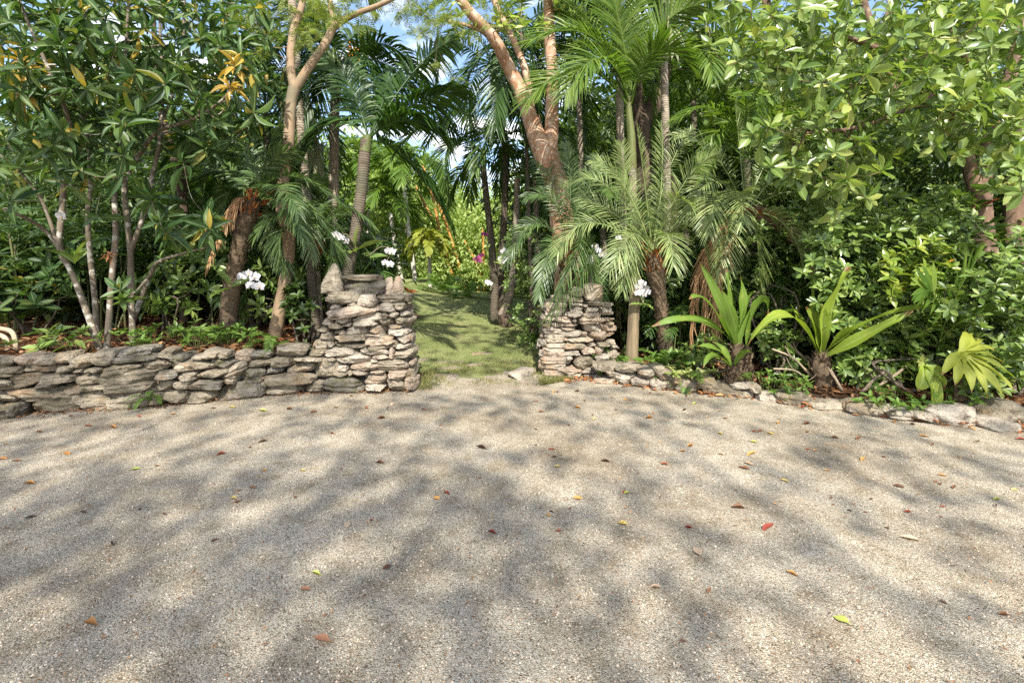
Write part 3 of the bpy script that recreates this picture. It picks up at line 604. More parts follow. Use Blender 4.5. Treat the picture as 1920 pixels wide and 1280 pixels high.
def ring_stones(root, cx, cy, hw, hd, z0, z1, n_rows, sides, seed, pick, taper=.1):
    r = np.random.default_rng(seed); z = z0; i = 0
    while z < z1 - .04:
        h = r.uniform(.06, .115); tp = 1 - taper * (z - z0) / (z1 - z0)
        for sd in sides:
            L = 2 * (hd if sd in 'EW' else hw) * tp; s = -L / 2
            while s < L / 2 - .06:
                w = min(r.uniform(.18, .36), L / 2 - s + .05); m = s + w / 2
                c = {'E': (cx + (hw - .12) * tp, cy + m), 'W': (cx - (hw - .12) * tp, cy + m), 'N': (cx + m, cy + (hd - .12) * tp)}[sd]
                dm = (.26, w * 1.05, h * 1.1) if sd in 'EW' else (w * 1.05, .26, h * 1.1)
                rock_obj('stone', (c[0] + r.uniform(-.02, .03), c[1], z + h / 2), dm, seed + 11 * i, M[pick(i, (0, 0), r)], root, p=r.uniform(3.5, 6), chops=6); i += 1; s += w
        z += h * .95
ring_stones(pl, -1.51, 5.2, .40, .32, 0, .93, 9, 'E', 5000, PKP)
def core_box(root, cx, cy, hw, hd, z1):
    mb = MB(); mb.add(ROCK_V * A(hw, hd, z1 / 2) * (1 + .02 * fbm(ROCK_V * 3, 2, 2))[:, None] + A(cx, cy, z1 / 2), ROCK_F); mb.build('core', M['core'], root)
core_box(pl, -1.47, 5.22, .33, .27, .84)
# loose stones balanced on the left pillar
Yp = 5.0
def top_stone(name, rc, Y, seed, mt, label, cat, ox=580, oy=480, sc=4.573, dp=.25, **kw):
    x0, y0, x1, y1 = ox + rc[0] / sc, oy + rc[1] / sc, ox + rc[2] / sc, oy + rc[3] / sc
    o = rock_obj(name, at((x0 + x1) / 2, (y0 + y1) / 2, Y), ((x1 - x0) / F * Y * 1.12, dp, (y1 - y0) / F * Y * 1.1), seed, M[mt], **kw); return tag(o, label, cat)
top_stone('pointed_rock', (118, 90, 318, 318), Yp, 41, 'stone', 'pointed pitted grey rock standing on left end of the taller pillar', 'rock', pointed=.72, p=3.2, chops=5, lump=.16)
top_stone('boulder', (325, 208, 640, 335), Yp, 42, 'stone_moss', 'wide lumpy boulder lying on top of the taller pillar', 'boulder', dp=.34, lump=.14)
top_stone('flat_rock', (322, 160, 598, 216), Yp, 43, 'stone', 'flat dark slab lying on the wide boulder above the pillar', 'rock', dp=.3)
top_stone('upright_stone', (645, 188, 725, 332), Yp - .02, 44, 'stone_pink', 'narrow tan upright stone between boulder and its wider twin on the pillar', 'stone', pointed=.4, dp=.12)
top_stone('upright_stone', (712, 178, 812, 330), Yp + .02, 47, 'stone_pink', 'round topped brown upright stone at the right end of pillar top', 'stone', pointed=.35, dp=.14, p=2.6)

PIR = [(475, 110, 600, 210), (290, 205, 625, 295), (625, 262, 810, 312), (810, 280, 885, 330), (300, 315, 460, 405), (470, 285, 605, 310), (470, 310, 605, 390), (600, 300, 655, 330), (600, 325, 790, 390), (780, 330, 885, 420), (420, 375, 600, 440), (590, 390, 795, 450), (330, 430, 490, 495), (235, 425, 335, 505), (545, 440, 820, 515), (490, 455, 545, 495), (780, 445, 900, 485), (285, 495, 555, 545), (820, 488, 890, 525), (345, 542, 530, 588), (190, 535, 340, 610), (190, 505, 280, 550), (580, 510, 800, 600, 5), (800, 520, 925, 595), (300, 585, 595, 655), (575, 600, 655, 655), (665, 590, 830, 680, 8), (790, 600, 915, 650), (200, 628, 400, 705, 5), (440, 655, 720, 715), (400, 660, 460, 700), (720, 665, 795, 705), (140, 672, 280, 755), (280, 700, 360, 750), (335, 715, 655, 810), (650, 710, 735, 770), (735, 710, 865, 765), (840, 680, 910, 740), (145, 752, 200, 795), (200, 755, 285, 792), (285, 760, 370, 820), (145, 795, 310, 880), (340, 808, 590, 868), (590, 775, 720, 850), (700, 765, 805, 855), (870, 745, 940, 785), (805, 800, 970, 905, -25), (720, 840, 870, 910), (340, 855, 500, 960), (440, 865, 510, 905), (505, 855, 715, 990, -8), (155, 885, 310, 1015), (295, 900, 415, 985), (330, 980, 580, 1070), (540, 985, 760, 1070), (690, 920, 770, 985), (770, 920, 1000, 995), (745, 960, 980, 1040), (270, 1020, 400, 1100), (400, 1050, 590, 1130), (590, 1065, 770, 1120), (460, 405, 560, 440), (180, 610, 230, 660), (240, 340, 310, 430)]
pr = thing('stone_pillar', 'shorter rounded dry stone gate pillar under palm fronds right of the lawn', 'stone pillar', (.74, 5.6, 0))
PKR = lambda q, rc, r: ('stone_pink' if r.random() < .32 else 'stone_pale' if r.random() < .55 else 'stone')
def pr_base(x): return np.interp(x, [1010, 1030, 1080, 1130, 1160], [702, 708, 711, 708, 702])
px_stones(pr, PIR, 990, 520, 5.818, pr_base, .34, 700, PKR, 1.03, yaw=lambda x: (x - 1085) / 110.)
ring_stones(pr, .76, 5.72, .42, .36, 0, .85, 9, 'W', 5600, PKR)
core_box(pr, .76, 5.80, .24, .22, .8)
top_stone('boulder', (600, 78, 812, 258), 5.5, 66, 'stone', 'big smooth rounded boulder crowning the shorter right pillar', 'boulder', 990, 520, 5.818, .28, p=3.6, chops=10)
# low rubble edging of the right bed
eg = thing('stone_edging', 'low edging of rubble stones between drive and right bed', 'stone edging', (2.0, 4.7, 0))
EDG = [(510, 955, 680, 1008), (380, 945, 515, 1000), (495, 1005, 630, 1085), (635, 970, 750, 1040), (725, 960, 795, 1008), (755, 978, 862, 1052), (600, 1030, 725, 1100), (715, 1030, 845, 1112), (815, 1022, 902, 1072), (862, 1045, 1005, 1128), (998, 1030, 1105, 1108), (1060, 1070, 1245, 1168), (1205, 1058, 1348, 1102), (1240, 1098, 1328, 1178), (1312, 1088, 1398, 1138), (1370, 1130, 1512, 1205), (380, 1040, 500, 1075), (450, 985, 520, 1030)]
EDG2 = [(70, 1033, 200, 1092), (200, 1022, 378, 1110), (400, 1075, 592, 1138), (590, 1080, 782, 1155), (820, 1110, 962, 1168), (940, 1125, 1052, 1190)]
for q, (rc, ox, oy, sc) in enumerate([(r_, 1000, 380, 3.2) for r_ in EDG] + [(r_, 1400, 380, 2.91) for r_ in EDG2]):
    x0, y0, x1, y1 = ox + rc[0] / sc, oy + rc[1] / sc, ox + rc[2] / sc, oy + rc[3] / sc
    xc = (x0 + x1) / 2; Y = float(np.clip(1125 / (np.interp(xc, [1100, 1160, 1300, 1400, 1500, 1600, 1750], [717, 720, 738, 746, 760, 774, 795]) - HZ), 3, 6)); w, h = (x1 - x0) / F * Y, (y1 - y0) / F * Y
    r = np.random.default_rng(1200 + q)
    rock_obj('stone', at(xc, (y0 + y1) / 2, Y) + A(0, .12, -.03), (w * 1.1, .3, h * .98), 1200 + q, M['stone_pale' if r.random() < .3 else 'stone'], eg, p=r.uniform(3.2, 5.5), chops=9, yaw=r.uniform(-.3, .1))
for rc, sd, mt, lb in [((1045, 1122, 1318, 1225), 71, 'stone_pale', 'long bleached white boulder lying at the right edge of the drive'), ((1312, 1098, 1540, 1218), 72, 'stone', 'big grey square boulder cut by right edge of the frame'), ((1350, 1205, 1520, 1262), 73, 'stone_pale', 'low pale stone half buried in front of big grey boulder')]:
    x0, y0, x1, y1 = 1400 + rc[0] / 2.91, 380 + rc[1] / 2.91, 1400 + rc[2] / 2.91, 380 + rc[3] / 2.91; Y = 1125 / (y1 - 3 - HZ)
    tag(rock_obj('boulder', at((x0 + x1) / 2, (y0 + y1) / 2, Y) + A(0, .12, 0), ((x1 - x0) / F * Y, .3, (y1 - y0) / F * Y * 1.1), sd, M[mt], p=4, chops=8), lb, 'boulder')

# ------------------------------------------------------------------ trees and palms
def pxl(pts, Y=None):
    """photo points (x, y, radius px[, depth]) -> 3-D polyline and radii"""
    P, R = [], []
    for p in pts:
        d = p[3] if len(p) > 3 else Y; P.append(at(p[0], p[1], d)); R.append(p[2] / F * d)
    return np.array(P), np.array(R)
def cloud(rng, n, boxes, Y0, Y1):
    """points spread over photo ellipses (x, y, rx, ry, weight) at depths Y0..Y1"""
    w = np.array([b[4] for b in boxes], float); w /= w.sum(); k = rng.choice(len(boxes), n, p=w); out = []
    for q in k:
        b = boxes[q]
        while True:
            u, v = rng.uniform(-1, 1, 2)
            if u * u + v * v < 1: break
        out.append(at(b[0] + u * b[2], b[1] + v * b[3], rng.uniform(Y0, Y1)))
    return np.array(out)

# A broad-leaved tree of many stems on the left ----------------------------------
def broad_tree(label, base, stems, Y, boxes, n, Y0, Y1, seed, bark='b_lichen', mt='mango', L=.215, Wd=.056, spec=(), nl=9, tm=LANCE, up=.4, lo=-55, hi=70, twig=.011, group=None, name='broadleaf_tree', cat='tree', slim=.56):
    rng = np.random.default_rng(seed); root = thing(name, label, cat, base, group); tb = MB(); limbs = []
    for s in stems: P, R = pxl(s, Y); limbs.append(tube(tb, P, R * slim, 9, 5, .08, seed))
    T = cloud(rng, n, boxes, Y0, Y1); sp = np.array([at(*q[:3]) for q in spec]) if len(spec) else np.zeros((0, 3)); T = np.vstack([T, sp])
    ax = grow(tb, limbs, T, rng, twig); ax = nrm(ax * .6 + A(0, -.25, up) + rng.normal(0, .3, ax.shape))
    lb = MB(); yb = MB(); gr = np.ones(len(T), bool)
    for i, q in enumerate(spec):
        if len(q) > 3 and q[3] == 'y': gr[n + i] = False
    hf = rng.random(gr.sum()) < .5; rosettes(lb, T[gr][hf], ax[gr][hf], nl, L, Wd, tm, rng, lo, hi); rosettes(lb, T[gr][~hf], ax[gr][~hf], nl + 2, L * .85, Wd * .95, LANCE2 if tm is LANCE else tm, rng, lo - 15, hi + 5)
    tb.build('trunk', M[bark], root); lb.build('crown', M[mt], root)
    if (~gr).any():
        for t_, a_ in zip(T[~gr], ax[~gr]): yb = MB(); rosettes(yb, t_[None], (a_ * .3 + A(0, -.6, .5))[None], 13, L * .82, Wd * .9, tm, rng, lo, hi); o = yb.build('leaf_cluster', M['mango_y'], root); o['label'] = 'yellowed leaf rosette'
    return root
broad_tree('multi stemmed tree with lichen spotted trunks splitting just behind the wall', at(188, 655, 4.75),
    [[(190, 662, 11), (172, 610, 10), (152, 555, 9.5), (132, 505, 9), (112, 465, 9), (116, 400, 9), (121, 345, 8.5), (133, 300, 8, 4.6), (130, 230, 7, 4.5), (105, 160, 6, 4.3), (60, 60, 5, 4.2), (20, -40, 4, 4.2)],
     [(112, 465, 7), (85, 432, 6), (40, 405, 5, 4.5), (-30, 380, 4, 4.3)], [(106, 452, 6), (92, 410, 5), (74, 368, 4.5), (40, 325, 4, 4.6), (0, 290, 3, 4.5)],
     [(200, 662, 10), (206, 580, 9.5), (211, 510, 9), (217, 440, 8.5), (215, 360, 8), (222, 300, 7), (226, 220, 6, 4.6), (235, 100, 5, 4.4), (245, -40, 4, 4.4)],
     [(183, 660, 9, 4.95), (178, 560, 8.5, 4.95), (168, 470, 8, 4.95), (165, 400, 8, 4.95), (170, 340, 7, 4.95), (160, 240, 6, 4.9), (120, 110, 5, 4.9), (95, -20, 4, 4.8)]],
    4.75, [(60, 60, 130, 110, 3), (200, 70, 130, 110, 3), (100, 10, 170, 45, 1.6), (90, 190, 140, 90, 3), (230, 190, 110, 90, 2.4), (60, 300, 100, 60, 1.2), (180, 300, 110, 60, 1.2), (-60, 150, 60, 150, 1)], 190, 3.9, 5.3, 11,
    spec=[(215, 232, 4.2), (262, 62, 4.3), (45, 120, 4.1, 'y'), (50, 168, 4.1, 'y'), (20, 378, 3.9), (182, 405, 4.5), (40, 172, 4.0), (150, 250, 4.2), (110, 260, 4.3)])
broad_tree('broadleaf tree with diagonal bare branch ending in yellow leaf rosette', at(250, 640, 5.0),
    [[(250, 640, 10), (246, 560, 9.5), (245, 480, 9), (240, 420, 9), (234, 370, 8.5), (237, 333, 8), (262, 290, 7), (296, 247, 6.5, 4.8), (364, 223, 5.5, 4.6), (419, 186, 4.5, 4.4), (440, 150, 3, 4.3)],
     [(246, 470, 8), (262, 425, 8), (277, 378, 8), (285, 330, 7), (299, 268, 6.5), (305, 160, 5), (300, 40, 4.5), (310, -40, 4)],
     [(250, 600, 9, 5.15), (282, 515, 7, 5.1), (300, 490, 6, 5.0), (345, 475, 4, 4.9), (385, 465, 3, 4.8)], [(296, 247, 4.5, 4.8), (340, 130, 4, 4.9), (345, 20, 4, 5), (350, -40, 3, 5)]],
    5.0, [(330, 70, 130, 110, 3), (420, 90, 90, 110, 2), (330, 210, 120, 80, 2), (420, 240, 70, 60, 1), (300, 330, 90, 50, .8), (345, 420, 60, 40, .8)], 130, 4.2, 5.8, 13,
    spec=[(440, 125, 4.2, 'y'), (432, 165, 4.2, 'y'), (310, 408, 4.5), (388, 405, 4.5), (385, 440, 4.6), (420, 50, 4.4), (225, 545, 4.6)])
broad_tree('dark trunked broadleaf tree leaning behind the yellow rosette branch', at(345, 610, 6.4),
    [[(345, 620, 16), (350, 520, 15), (345, 420, 15), (338, 340, 15), (325, 290, 13), (300, 200, 10), (290, 80, 8), (285, -40, 6)], [(338, 340, 10), (360, 280, 9), (390, 200, 7), (420, 90, 5), (440, -30, 4)]],
    6.4, [(340, 60, 170, 120, 3), (360, 200, 130, 90, 2), (470, 90, 70, 90, 1), (180, 120, 170, 140, 2), (120, 280, 140, 70, 1), (120, 30, 160, 60, 1)], 165, 5.8, 7.6, 17, 'b_dark', L=.22)

# slender forked tree with feathery leaves ----------------------------------------
def sprays(mb, P, rng, n=3, L=.16):
    for p in P:
        for _ in range(n):
            d = nrm(rng.normal(0, 1, 3) * A(1, 1, .6) + A(0, 0, -.1)); e = p + d * L * rng.uniform(.7, 1.3)
            frond(mb, p, (p + e) / 2 + A(0, 0, .015), e - A(0, 0, .03), 11, .055, .012, .1, 5, (10, 40), .15, rng.uniform(-50, 50), rng, .002, False, .1, 2)
def feather_tree():
    rng = np.random.default_rng(23); root = thing('slender_tree', 'slender smooth tan tree forking high up with feathery pale leaves', 'tree', at(515, 645, 5.4)); tb = MB()
    st = [[(512, 650, 13), (521, 600, 12), (531, 550, 12), (541, 480, 11.5), (540, 435, 12), (529, 395, 11.5), (531, 340, 10.5), (540, 290, 10), (545, 200, 10), (552, 165, 11)],
          [(552, 168, 9), (545, 125, 8), (550, 60, 7), (566, 10, 6), (570, -50, 6)], [(552, 168, 9), (577, 130, 8), (610, 82, 7.5), (628, 50, 7), (660, 30, 5.5, 5.3), (720, 6, 4.5, 5.2), (790, -30, 3, 5.1)], [(628, 50, 5), (618, 0, 5), (612, -40, 5)]]
    limbs = [tube(tb, *pxl(s, 5.4), 10, 5, .06, 3) for s in st]
    T = cloud(rng, 105, [(500, 40, 60, 60, 1.2), (590, 60, 50, 50, .8), (700, 0, 110, 35, 2), (830, 90, 60, 70, 1.2), (800, 10, 80, 40, 1.5), (560, 20, 90, 50, 1.5), (640, 20, 60, 30, 1), (900, 30, 60, 50, 1)], 4.7, 6.4)
    grow(tb, limbs, T, rng, .006, .002, 4); lb = MB(); sprays(lb, T, rng, 4, .19)
    tb.build('trunk', M['b_tan'], root); lb.build('crown', M['feather'], root)
feather_tree()

def date_boots(mb, c, ax, rng, n=45, r=.09, L=.16, h=.3):
    for _ in range(n):
        az = rng.uniform(0, 6.28); s = rng.uniform(-h, .05); d = A(math.cos(az), math.sin(az), 0)
        p = c + ax * s + d * r * .7; leaves(mb, p, nrm(d * .8 + ax * rng.uniform(.4, 1.4)), d, L * rng.uniform(.6, 1.3), .028, SMALL)
def auto_fronds(rng, c, n, L, e0=(5, 75), bend=(50, 95), az0=0, az1=360, front=0):
    out = []
    for i in range(n):
        az = math.radians(az0 + (az1 - az0) * (i + rng.uniform(0, .8)) / n); e = math.radians(e0[0] + (e0[1] - e0[0]) * ((i * .618) % 1)); b = e - math.radians(rng.uniform(*bend)); l = L * rng.uniform(.85, 1.1)
        h = A(math.cos(az), math.sin(az), 0); p1 = c + (h * math.cos(e) + A(0, 0, math.sin(e))) * l * .52; d2 = h * math.cos(b) + A(0, 0, math.sin(b)); out.append((c, p1, p1 + d2 * l * .5, rng.uniform(-15, 15)))
    return out
def palm(label, trunk, Y, crown, fr, seed, name='palm_tree', bark='b_palm', mt='frond', shaft=None, boots=False, fruit=(), group=None, n=44, ll=.4, lw=.04, droop=.3, vang=25, rr=.013, fwd=(25, 62), dead=(), trough=.05, cat='palm tree', start=.14, fold=True, k=10, scales=0):
    if name == 'date_palm' and bark in ('b_shag', 'b_red'): scales = 420
    """trunk: photo points; crown: 3-D point; fr: list of (p0,p1,p2,roll)"""
    rng = np.random.default_rng(seed); P, R = pxl(trunk, Y) if trunk is not None else (None, None)
    root = thing(name, label, cat, P[0] if P is not None else crown, group)
    if P is not None:
        tb = MB(); Cc, Rc = tube(tb, P, R, k, 6, trough, seed)
        if scales:
            sc_n = scales; ii = rng.integers(0, len(Cc) - 1, sc_n); f_ = rng.random((sc_n, 1)); pp = Cc[ii] * (1 - f_) + Cc[ii + 1] * f_; tt = nrm(Cc[ii + 1] - Cc[ii]); dd = rand_dir(sc_n, rng); dd = nrm(dd - tt * np.sum(dd * tt, 1, keepdims=True))
            leaves(tb, pp + dd * (Rc[ii] * .8)[:, None], nrm(tt + dd * rng.uniform(.2, .9, (sc_n, 1))), dd, rng.uniform(.04, .09, sc_n), .034, SMALL)
        tb.build('trunk', M[bark], root)
    if shaft: sb = MB(); tube(sb, *pxl(shaft, Y), 9, 5, .03); sb.build('crownshaft', M['b_green'], root)
    if boots:
        bb = MB(); ax = nrm(P[-1] - P[-2]); date_boots(bb, crown, ax, rng, *(boots if hasattr(boots, '__len__') else ())); bb.build('leaf_base', M['boot'], root)
    for q in fr:
        fb = MB(); frond(fb, q[0], q[1], q[2], n, ll, lw, start, vang, fwd, droop, q[3] if len(q) > 3 else 0, rng, rr, fold); o = fb.build('frond', M[q[4] if len(q) > 4 else mt], root)
    for q in dead:
        fb = MB(); frond(fb, q[0], q[1], q[2], n, ll * .62, lw * .8, start, -25, (55, 85), .8, q[3], rng, rr * .8, fold, .22); o = fb.build('frond', M['dead'], root); o['label'] = 'dead brown hanging frond'
    for f in fruit:
        bb = MB(); c = at(*f)
        tube(bb, [crown, (crown + c) / 2 + A(0, 0, .06), c + A(0, 0, .08), c - A(0, 0, .1)], [.012, .01, .008, .004], 5, 4, 0)
        for _ in range(110):
            p = c + rng.normal(0, 1, 3) * A(.035, .035, .10); bb.add(ROCK_V[::1] * 0 + nrm(ROCK_V) * .013 + p, ROCK_F) if False else ball(bb, p, .014)
        bb.build('fruit_cluster', M['fruit'], root)
    return root
_b = bmesh.new(); bmesh.ops.create_uvsphere(_b, u_segments=8, v_segments=5, radius=1); BALL_V = np.array([v.co[:] for v in _b.verts]); BALL_F = np.array([([v.index for v in f.verts] + [f.verts[-1].index])[:4] for f in _b.faces]); _b.free()
def ball(mb, c, r): mb.add(BALL_V * r + c, BALL_F)
def PF(Y, *rows):
    """fronds from photo points: (x0,y0, x1,y1, x2,y2, depth of mid, depth of tip, roll[, mat])"""
    return [(at(r[0], r[1], Y), at(r[2], r[3], r[6]), at(r[4], r[5], r[7]), r[8]) + tuple(r[9:]) for r in rows]

# pygmy date palms on the left
c1 = at(484, 372, 5.3)
palm('shaggy date palm with rusty leaf bases and one hanging dead frond', [(428, 610, 15), (432, 560, 15), (440, 510, 14), (448, 470, 14), (456, 430, 15), (466, 400, 17), (480, 376, 12)], 5.3, c1,
     PF(5.3, (482, 372, 540, 330, 640, 382, 5.1, 5.0, 20), (484, 374, 560, 380, 618, 440, 5.0, 4.8, 25), (482, 370, 510, 300, 560, 290, 5.2, 5.1, 50), (480, 368, 470, 290, 440, 260, 5.5, 5.6, 60), (478, 370, 430, 320, 385, 330, 5.5, 5.6, 40),
        (484, 374, 525, 380, 570, 450, 4.9, 4.7, 15), (482, 372, 500, 290, 520, 235, 5.2, 5.2, 80), (484, 372, 550, 340, 605, 345, 5.6, 5.8, 20), (482, 374, 520, 350, 560, 400, 4.8, 4.5, 0), (478, 372, 440, 350, 420, 400, 5.6, 5.7, 20), (484, 374, 510, 420, 540, 500, 5.4, 5.3, 30)),
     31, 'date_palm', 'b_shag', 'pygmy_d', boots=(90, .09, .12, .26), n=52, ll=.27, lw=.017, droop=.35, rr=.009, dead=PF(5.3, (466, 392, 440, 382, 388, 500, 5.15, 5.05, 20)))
c2 = at(588, 452, 5.6)
palm('small date palm with drooping skirt of fronds beside the left pillar', [(594, 655, 9), (590, 580, 9), (584, 520, 9), (588, 460, 12)], 5.6, c2,
     auto_fronds(np.random.default_rng(5), c2, 15, .95, (0, 70), (60, 120)), 32, 'date_palm', 'b_palm_d', 'pygmy_d', boots=(30, .06, .14, .2), n=44, ll=.24, lw=.015, droop=.45, rr=.007)
# tall pale palms
palm('thin pale ringed palm trunk rising past the left forked tree', [(600, 640, 8), (590, 480, 8), (577, 380, 8), (570, 310, 8), (562, 206, 8), (556, 120, 8), (548, 0, 8), (545, -120, 8)], 6.2, at(545, -120, 6.2),
     PF(6.2, (545, -120, 480, -90, 430, 20, 6.4, 6.5, 30), (545, -120, 640, -90, 700, 10, 6.3, 6.4, 30), (520, 130, 560, 180, 600, 330, 6.6, 6.5, 60, 'grey_frond')), 33, ll=.42, lw=.045, mt='frond')
cE = at(634, 118, 7.0)
palm('pale straight palm with orange fruit clusters under its crown', [(618, 610, 10), (622, 470, 9), (626, 330, 9), (628, 200, 9), (632, 160, 9)], 7.0, cE,
     PF(7.0, (634, 120, 560, 70, 490, 150, 6.9, 6.8, 30), (634, 120, 555, 40, 460, 70, 7.1, 7.2, 40), (634, 120, 725, 85, 815, 185, 6.7, 6.5, 30), (634, 120, 690, 120, 730, 230, 6.5, 6.3, 20), (634, 120, 610, 60, 570, 60, 6.8, 6.6, 60), (636, 120, 740, 130, 850, 250, 7.2, 7.4, 30), (634, 120, 660, 70, 690, 60, 7.2, 7.3, 70), (634, 120, 590, 30, 530, 10, 7.0, 7.0, 60), (634, 120, 600, 130, 560, 220, 6.4, 6.2, 15), (634, 120, 680, 140, 700, 240, 6.5, 6.3, 15), (634, 120, 575, 110, 520, 260, 6.8, 6.6, 35)),
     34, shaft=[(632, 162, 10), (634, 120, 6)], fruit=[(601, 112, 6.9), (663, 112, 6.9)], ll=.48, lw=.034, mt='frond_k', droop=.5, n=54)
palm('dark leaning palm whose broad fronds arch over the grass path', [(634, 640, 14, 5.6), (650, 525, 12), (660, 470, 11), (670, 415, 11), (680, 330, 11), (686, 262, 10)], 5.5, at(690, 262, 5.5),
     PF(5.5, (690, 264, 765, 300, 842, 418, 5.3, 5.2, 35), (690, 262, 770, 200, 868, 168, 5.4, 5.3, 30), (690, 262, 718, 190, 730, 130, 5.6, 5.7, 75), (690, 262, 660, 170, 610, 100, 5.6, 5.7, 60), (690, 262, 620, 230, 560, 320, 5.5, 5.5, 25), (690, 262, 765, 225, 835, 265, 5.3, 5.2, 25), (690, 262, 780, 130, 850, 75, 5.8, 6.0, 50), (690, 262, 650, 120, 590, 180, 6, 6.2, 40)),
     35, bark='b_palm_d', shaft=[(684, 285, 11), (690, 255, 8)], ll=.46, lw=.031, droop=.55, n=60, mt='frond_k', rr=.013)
# cluster of three slim palms on the lawn
for q, (tr, cc, nm, L) in enumerate([([(927, 600, 8), (926, 520, 8), (920, 440, 6.5), (912, 370, 6), (905, 300, 5.5)], (905, 290), 'slim grey palm with leaning stem, front one of the lawn trio', 1.75), ([(940, 600, 7, 8.8), (938, 520, 7, 8.8), (944, 430, 6.5, 8.8), (948, 300, 6, 8.8), (935, 200, 5.5, 8.8), (925, 150, 5.5, 8.8)], (925, 140), 'tallest dark stem of three slim palms on the lawn', 1.8),
        ([(936, 602, 8), (955, 555, 8), (964, 490, 7), (968, 410, 6), (970, 335, 5.5)], (970, 325), 'slim palm bending right from the foot of the lawn trio', 1.6)]):
    Yq = 8.6 if q != 1 else 8.8; c = at(cc[0], cc[1], Yq); rg = np.random.default_rng(60 + q)
    palm(nm, tr, Yq, c, auto_fronds(rg, c, 8, L * 1.1, (-5, 70), (60, 110), 20 * q, 360 + 20 * q), 40 + q, bark='b_palm_d' if q < 2 else 'b_palm', group='three slim palms on the lawn', ll=.44, lw=.036, droop=.5, n=44, mt='frond', rr=.010)
tag(rock_obj('stump', at(950, 603, 8.5), (.30, .3, .26), 77, M['b_dark'], p=3), 'dark low stump at the foot of the slim palm trio', 'stump')

# copper barked gumbo limbo
def gumbo():
    rng = np.random.default_rng(71); Y = 6.8; root = thing('copper_tree', 'thick copper barked tree forking into two big peeling limbs', 'tree', at(1066, 655, Y)); tb = MB()
    st = [[(1066, 660, 34), (1064, 560, 30), (1062, 480, 29), (1054, 420, 27), (1042, 340, 27), (1022, 290, 28), (1000, 240, 20), (978, 175, 16.5), (955, 130, 15), (925, 72, 13.5, 6.6), (880, 22, 12, 6.4), (835, -40, 10, 6.2)],
          [(1028, 300, 20), (1034, 250, 17), (1035, 200, 15), (1035, 130, 14), (1030, 60, 12.5), (1026, -60, 11)], [(1010, 262, 12, 7.0), (1002, 205, 10, 7.0), (990, 150, 9, 7.0), (965, 80, 8, 7.1), (930, 10, 7, 7.1), (915, -50, 6, 7.1)], [(925, 72, 8, 6.6), (890, 52, 5, 6.5), (840, 40, 4, 6.4)]]
    limbs = [tube(tb, *(lambda P_, R_: (P_, R_ * .82))(*pxl(s, Y)), 14, 6, .09, 4) for s in st]
    T = cloud(rng, 60, [(960, 0, 160, 60, 2), (1060, 40, 90, 70, 1)], 6.2, 8); ax = grow(tb, limbs, T, rng, .012)
    lb = MB(); rosettes(lb, T, ax * .4 + A(0, 0, .5), 10, .13, .055, OVAL, rng, -20, 60)
    tb.build('trunk', M['b_gumbo'], root); lb.build('crown', M['bg_bright'], root)
gumbo()
# big green crownshaft palm
cI = at(1178, 178, 6.4)
palm('tall palm with swollen green crownshaft and long arching fronds', [(1196, 680, 8), (1192, 500, 7), (1188, 400, 7), (1186, 312, 7)], 6.4, cI,
     PF(6.4, (1180, 190, 1110, 70, 990, 80, 6.2, 6.0, 30), (1178, 200, 1090, 130, 985, 195, 6.1, 5.9, 30), (1180, 190, 1140, 40, 1060, -60, 6.4, 6.3, 70), (1182, 185, 1195, 40, 1215, -80, 6.4, 6.4, 85), (1182, 190, 1235, 60, 1310, 10, 6.3, 6.1, 50), (1180, 195, 1080, 20, 960, 10, 6.6, 6.7, 40), (1180, 195, 1130, 110, 1060, 180, 5.9, 5.7, 25), (1184, 195, 1225, 100, 1290, 120, 6.0, 5.8, 35), (1182, 190, 1165, 60, 1130, -60, 6.3, 6.2, 80), (1180, 200, 1100, 60, 1030, 30, 6.8, 7, 40)),
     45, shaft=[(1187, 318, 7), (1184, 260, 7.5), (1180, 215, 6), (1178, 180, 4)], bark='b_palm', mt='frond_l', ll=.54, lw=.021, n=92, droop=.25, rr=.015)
palm('pale grey palm trunk soaring right of the green crownshaft palm', [(1262, 680, 9), (1256, 500, 8), (1250, 300, 7.5), (1246, 150, 7), (1242, 0, 7), (1240, -120, 8)], 7.0, at(1240, -60, 7),
     PF(7.0, (1240, -60, 1250, -40, 1262, 95, 6.6, 6.3, 40, 'grey_frond'), (1240, -90, 1300, -90, 1345, 60, 6.9, 6.8, 30, 'frond_l'), (1240, -90, 1180, -70, 1150, 30, 7, 7, 30, 'frond_l')), 46, bark='b_palm', ll=.42, lw=.04)
palm('thin pale palm stem just left of the green crownshaft', [(1172, 670, 8), (1168, 420, 7.5), (1164, 300, 7), (1162, 180, 7), (1160, 60, 6), (1155, -60, 6)], 6.9, at(1155, -60, 6.9),
     PF(6.9, (1155, -60, 1100, -40, 1060, 60, 7.2, 7.3, 20), (1155, -60, 1210, -50, 1250, 40, 7.2, 7.3, 20)), 47, bark='b_palm', ll=.42, lw=.045)
def dark_fork():
    rng = np.random.default_rng(81); Y = 7.6; root = thing('dark_tree', 'dark rough barked forked tree behind the green crownshaft palm', 'tree', at(1215, 640, Y)); tb = MB()
    limbs = [tube(tb, *pxl(s, Y), 10, 6, .15, 8) for s in [[(1215, 650, 20), (1212, 450, 19), (1206, 300, 18), (1204, 240, 17), (1235, 180, 15), (1246, 110, 12), (1262, 0, 10), (1270, -60, 8)], [(1205, 260, 12), (1197, 190, 11), (1192, 120, 9), (1180, 0, 8)]]]
    T = cloud(rng, 70, [(1250, 0, 120, 80, 1), (1300, 100, 60, 60, .6)], 7, 8.6); ax = grow(tb, limbs, T, rng, .012)
    lb = MB(); rosettes(lb, T, ax * .4 + A(0, 0, .5), 12, .15, .07, OVAL, rng, -20, 60); tb.build('trunk', M['b_dark'], root); lb.build('crown', M['bg_dark'], root)
dark_fork()

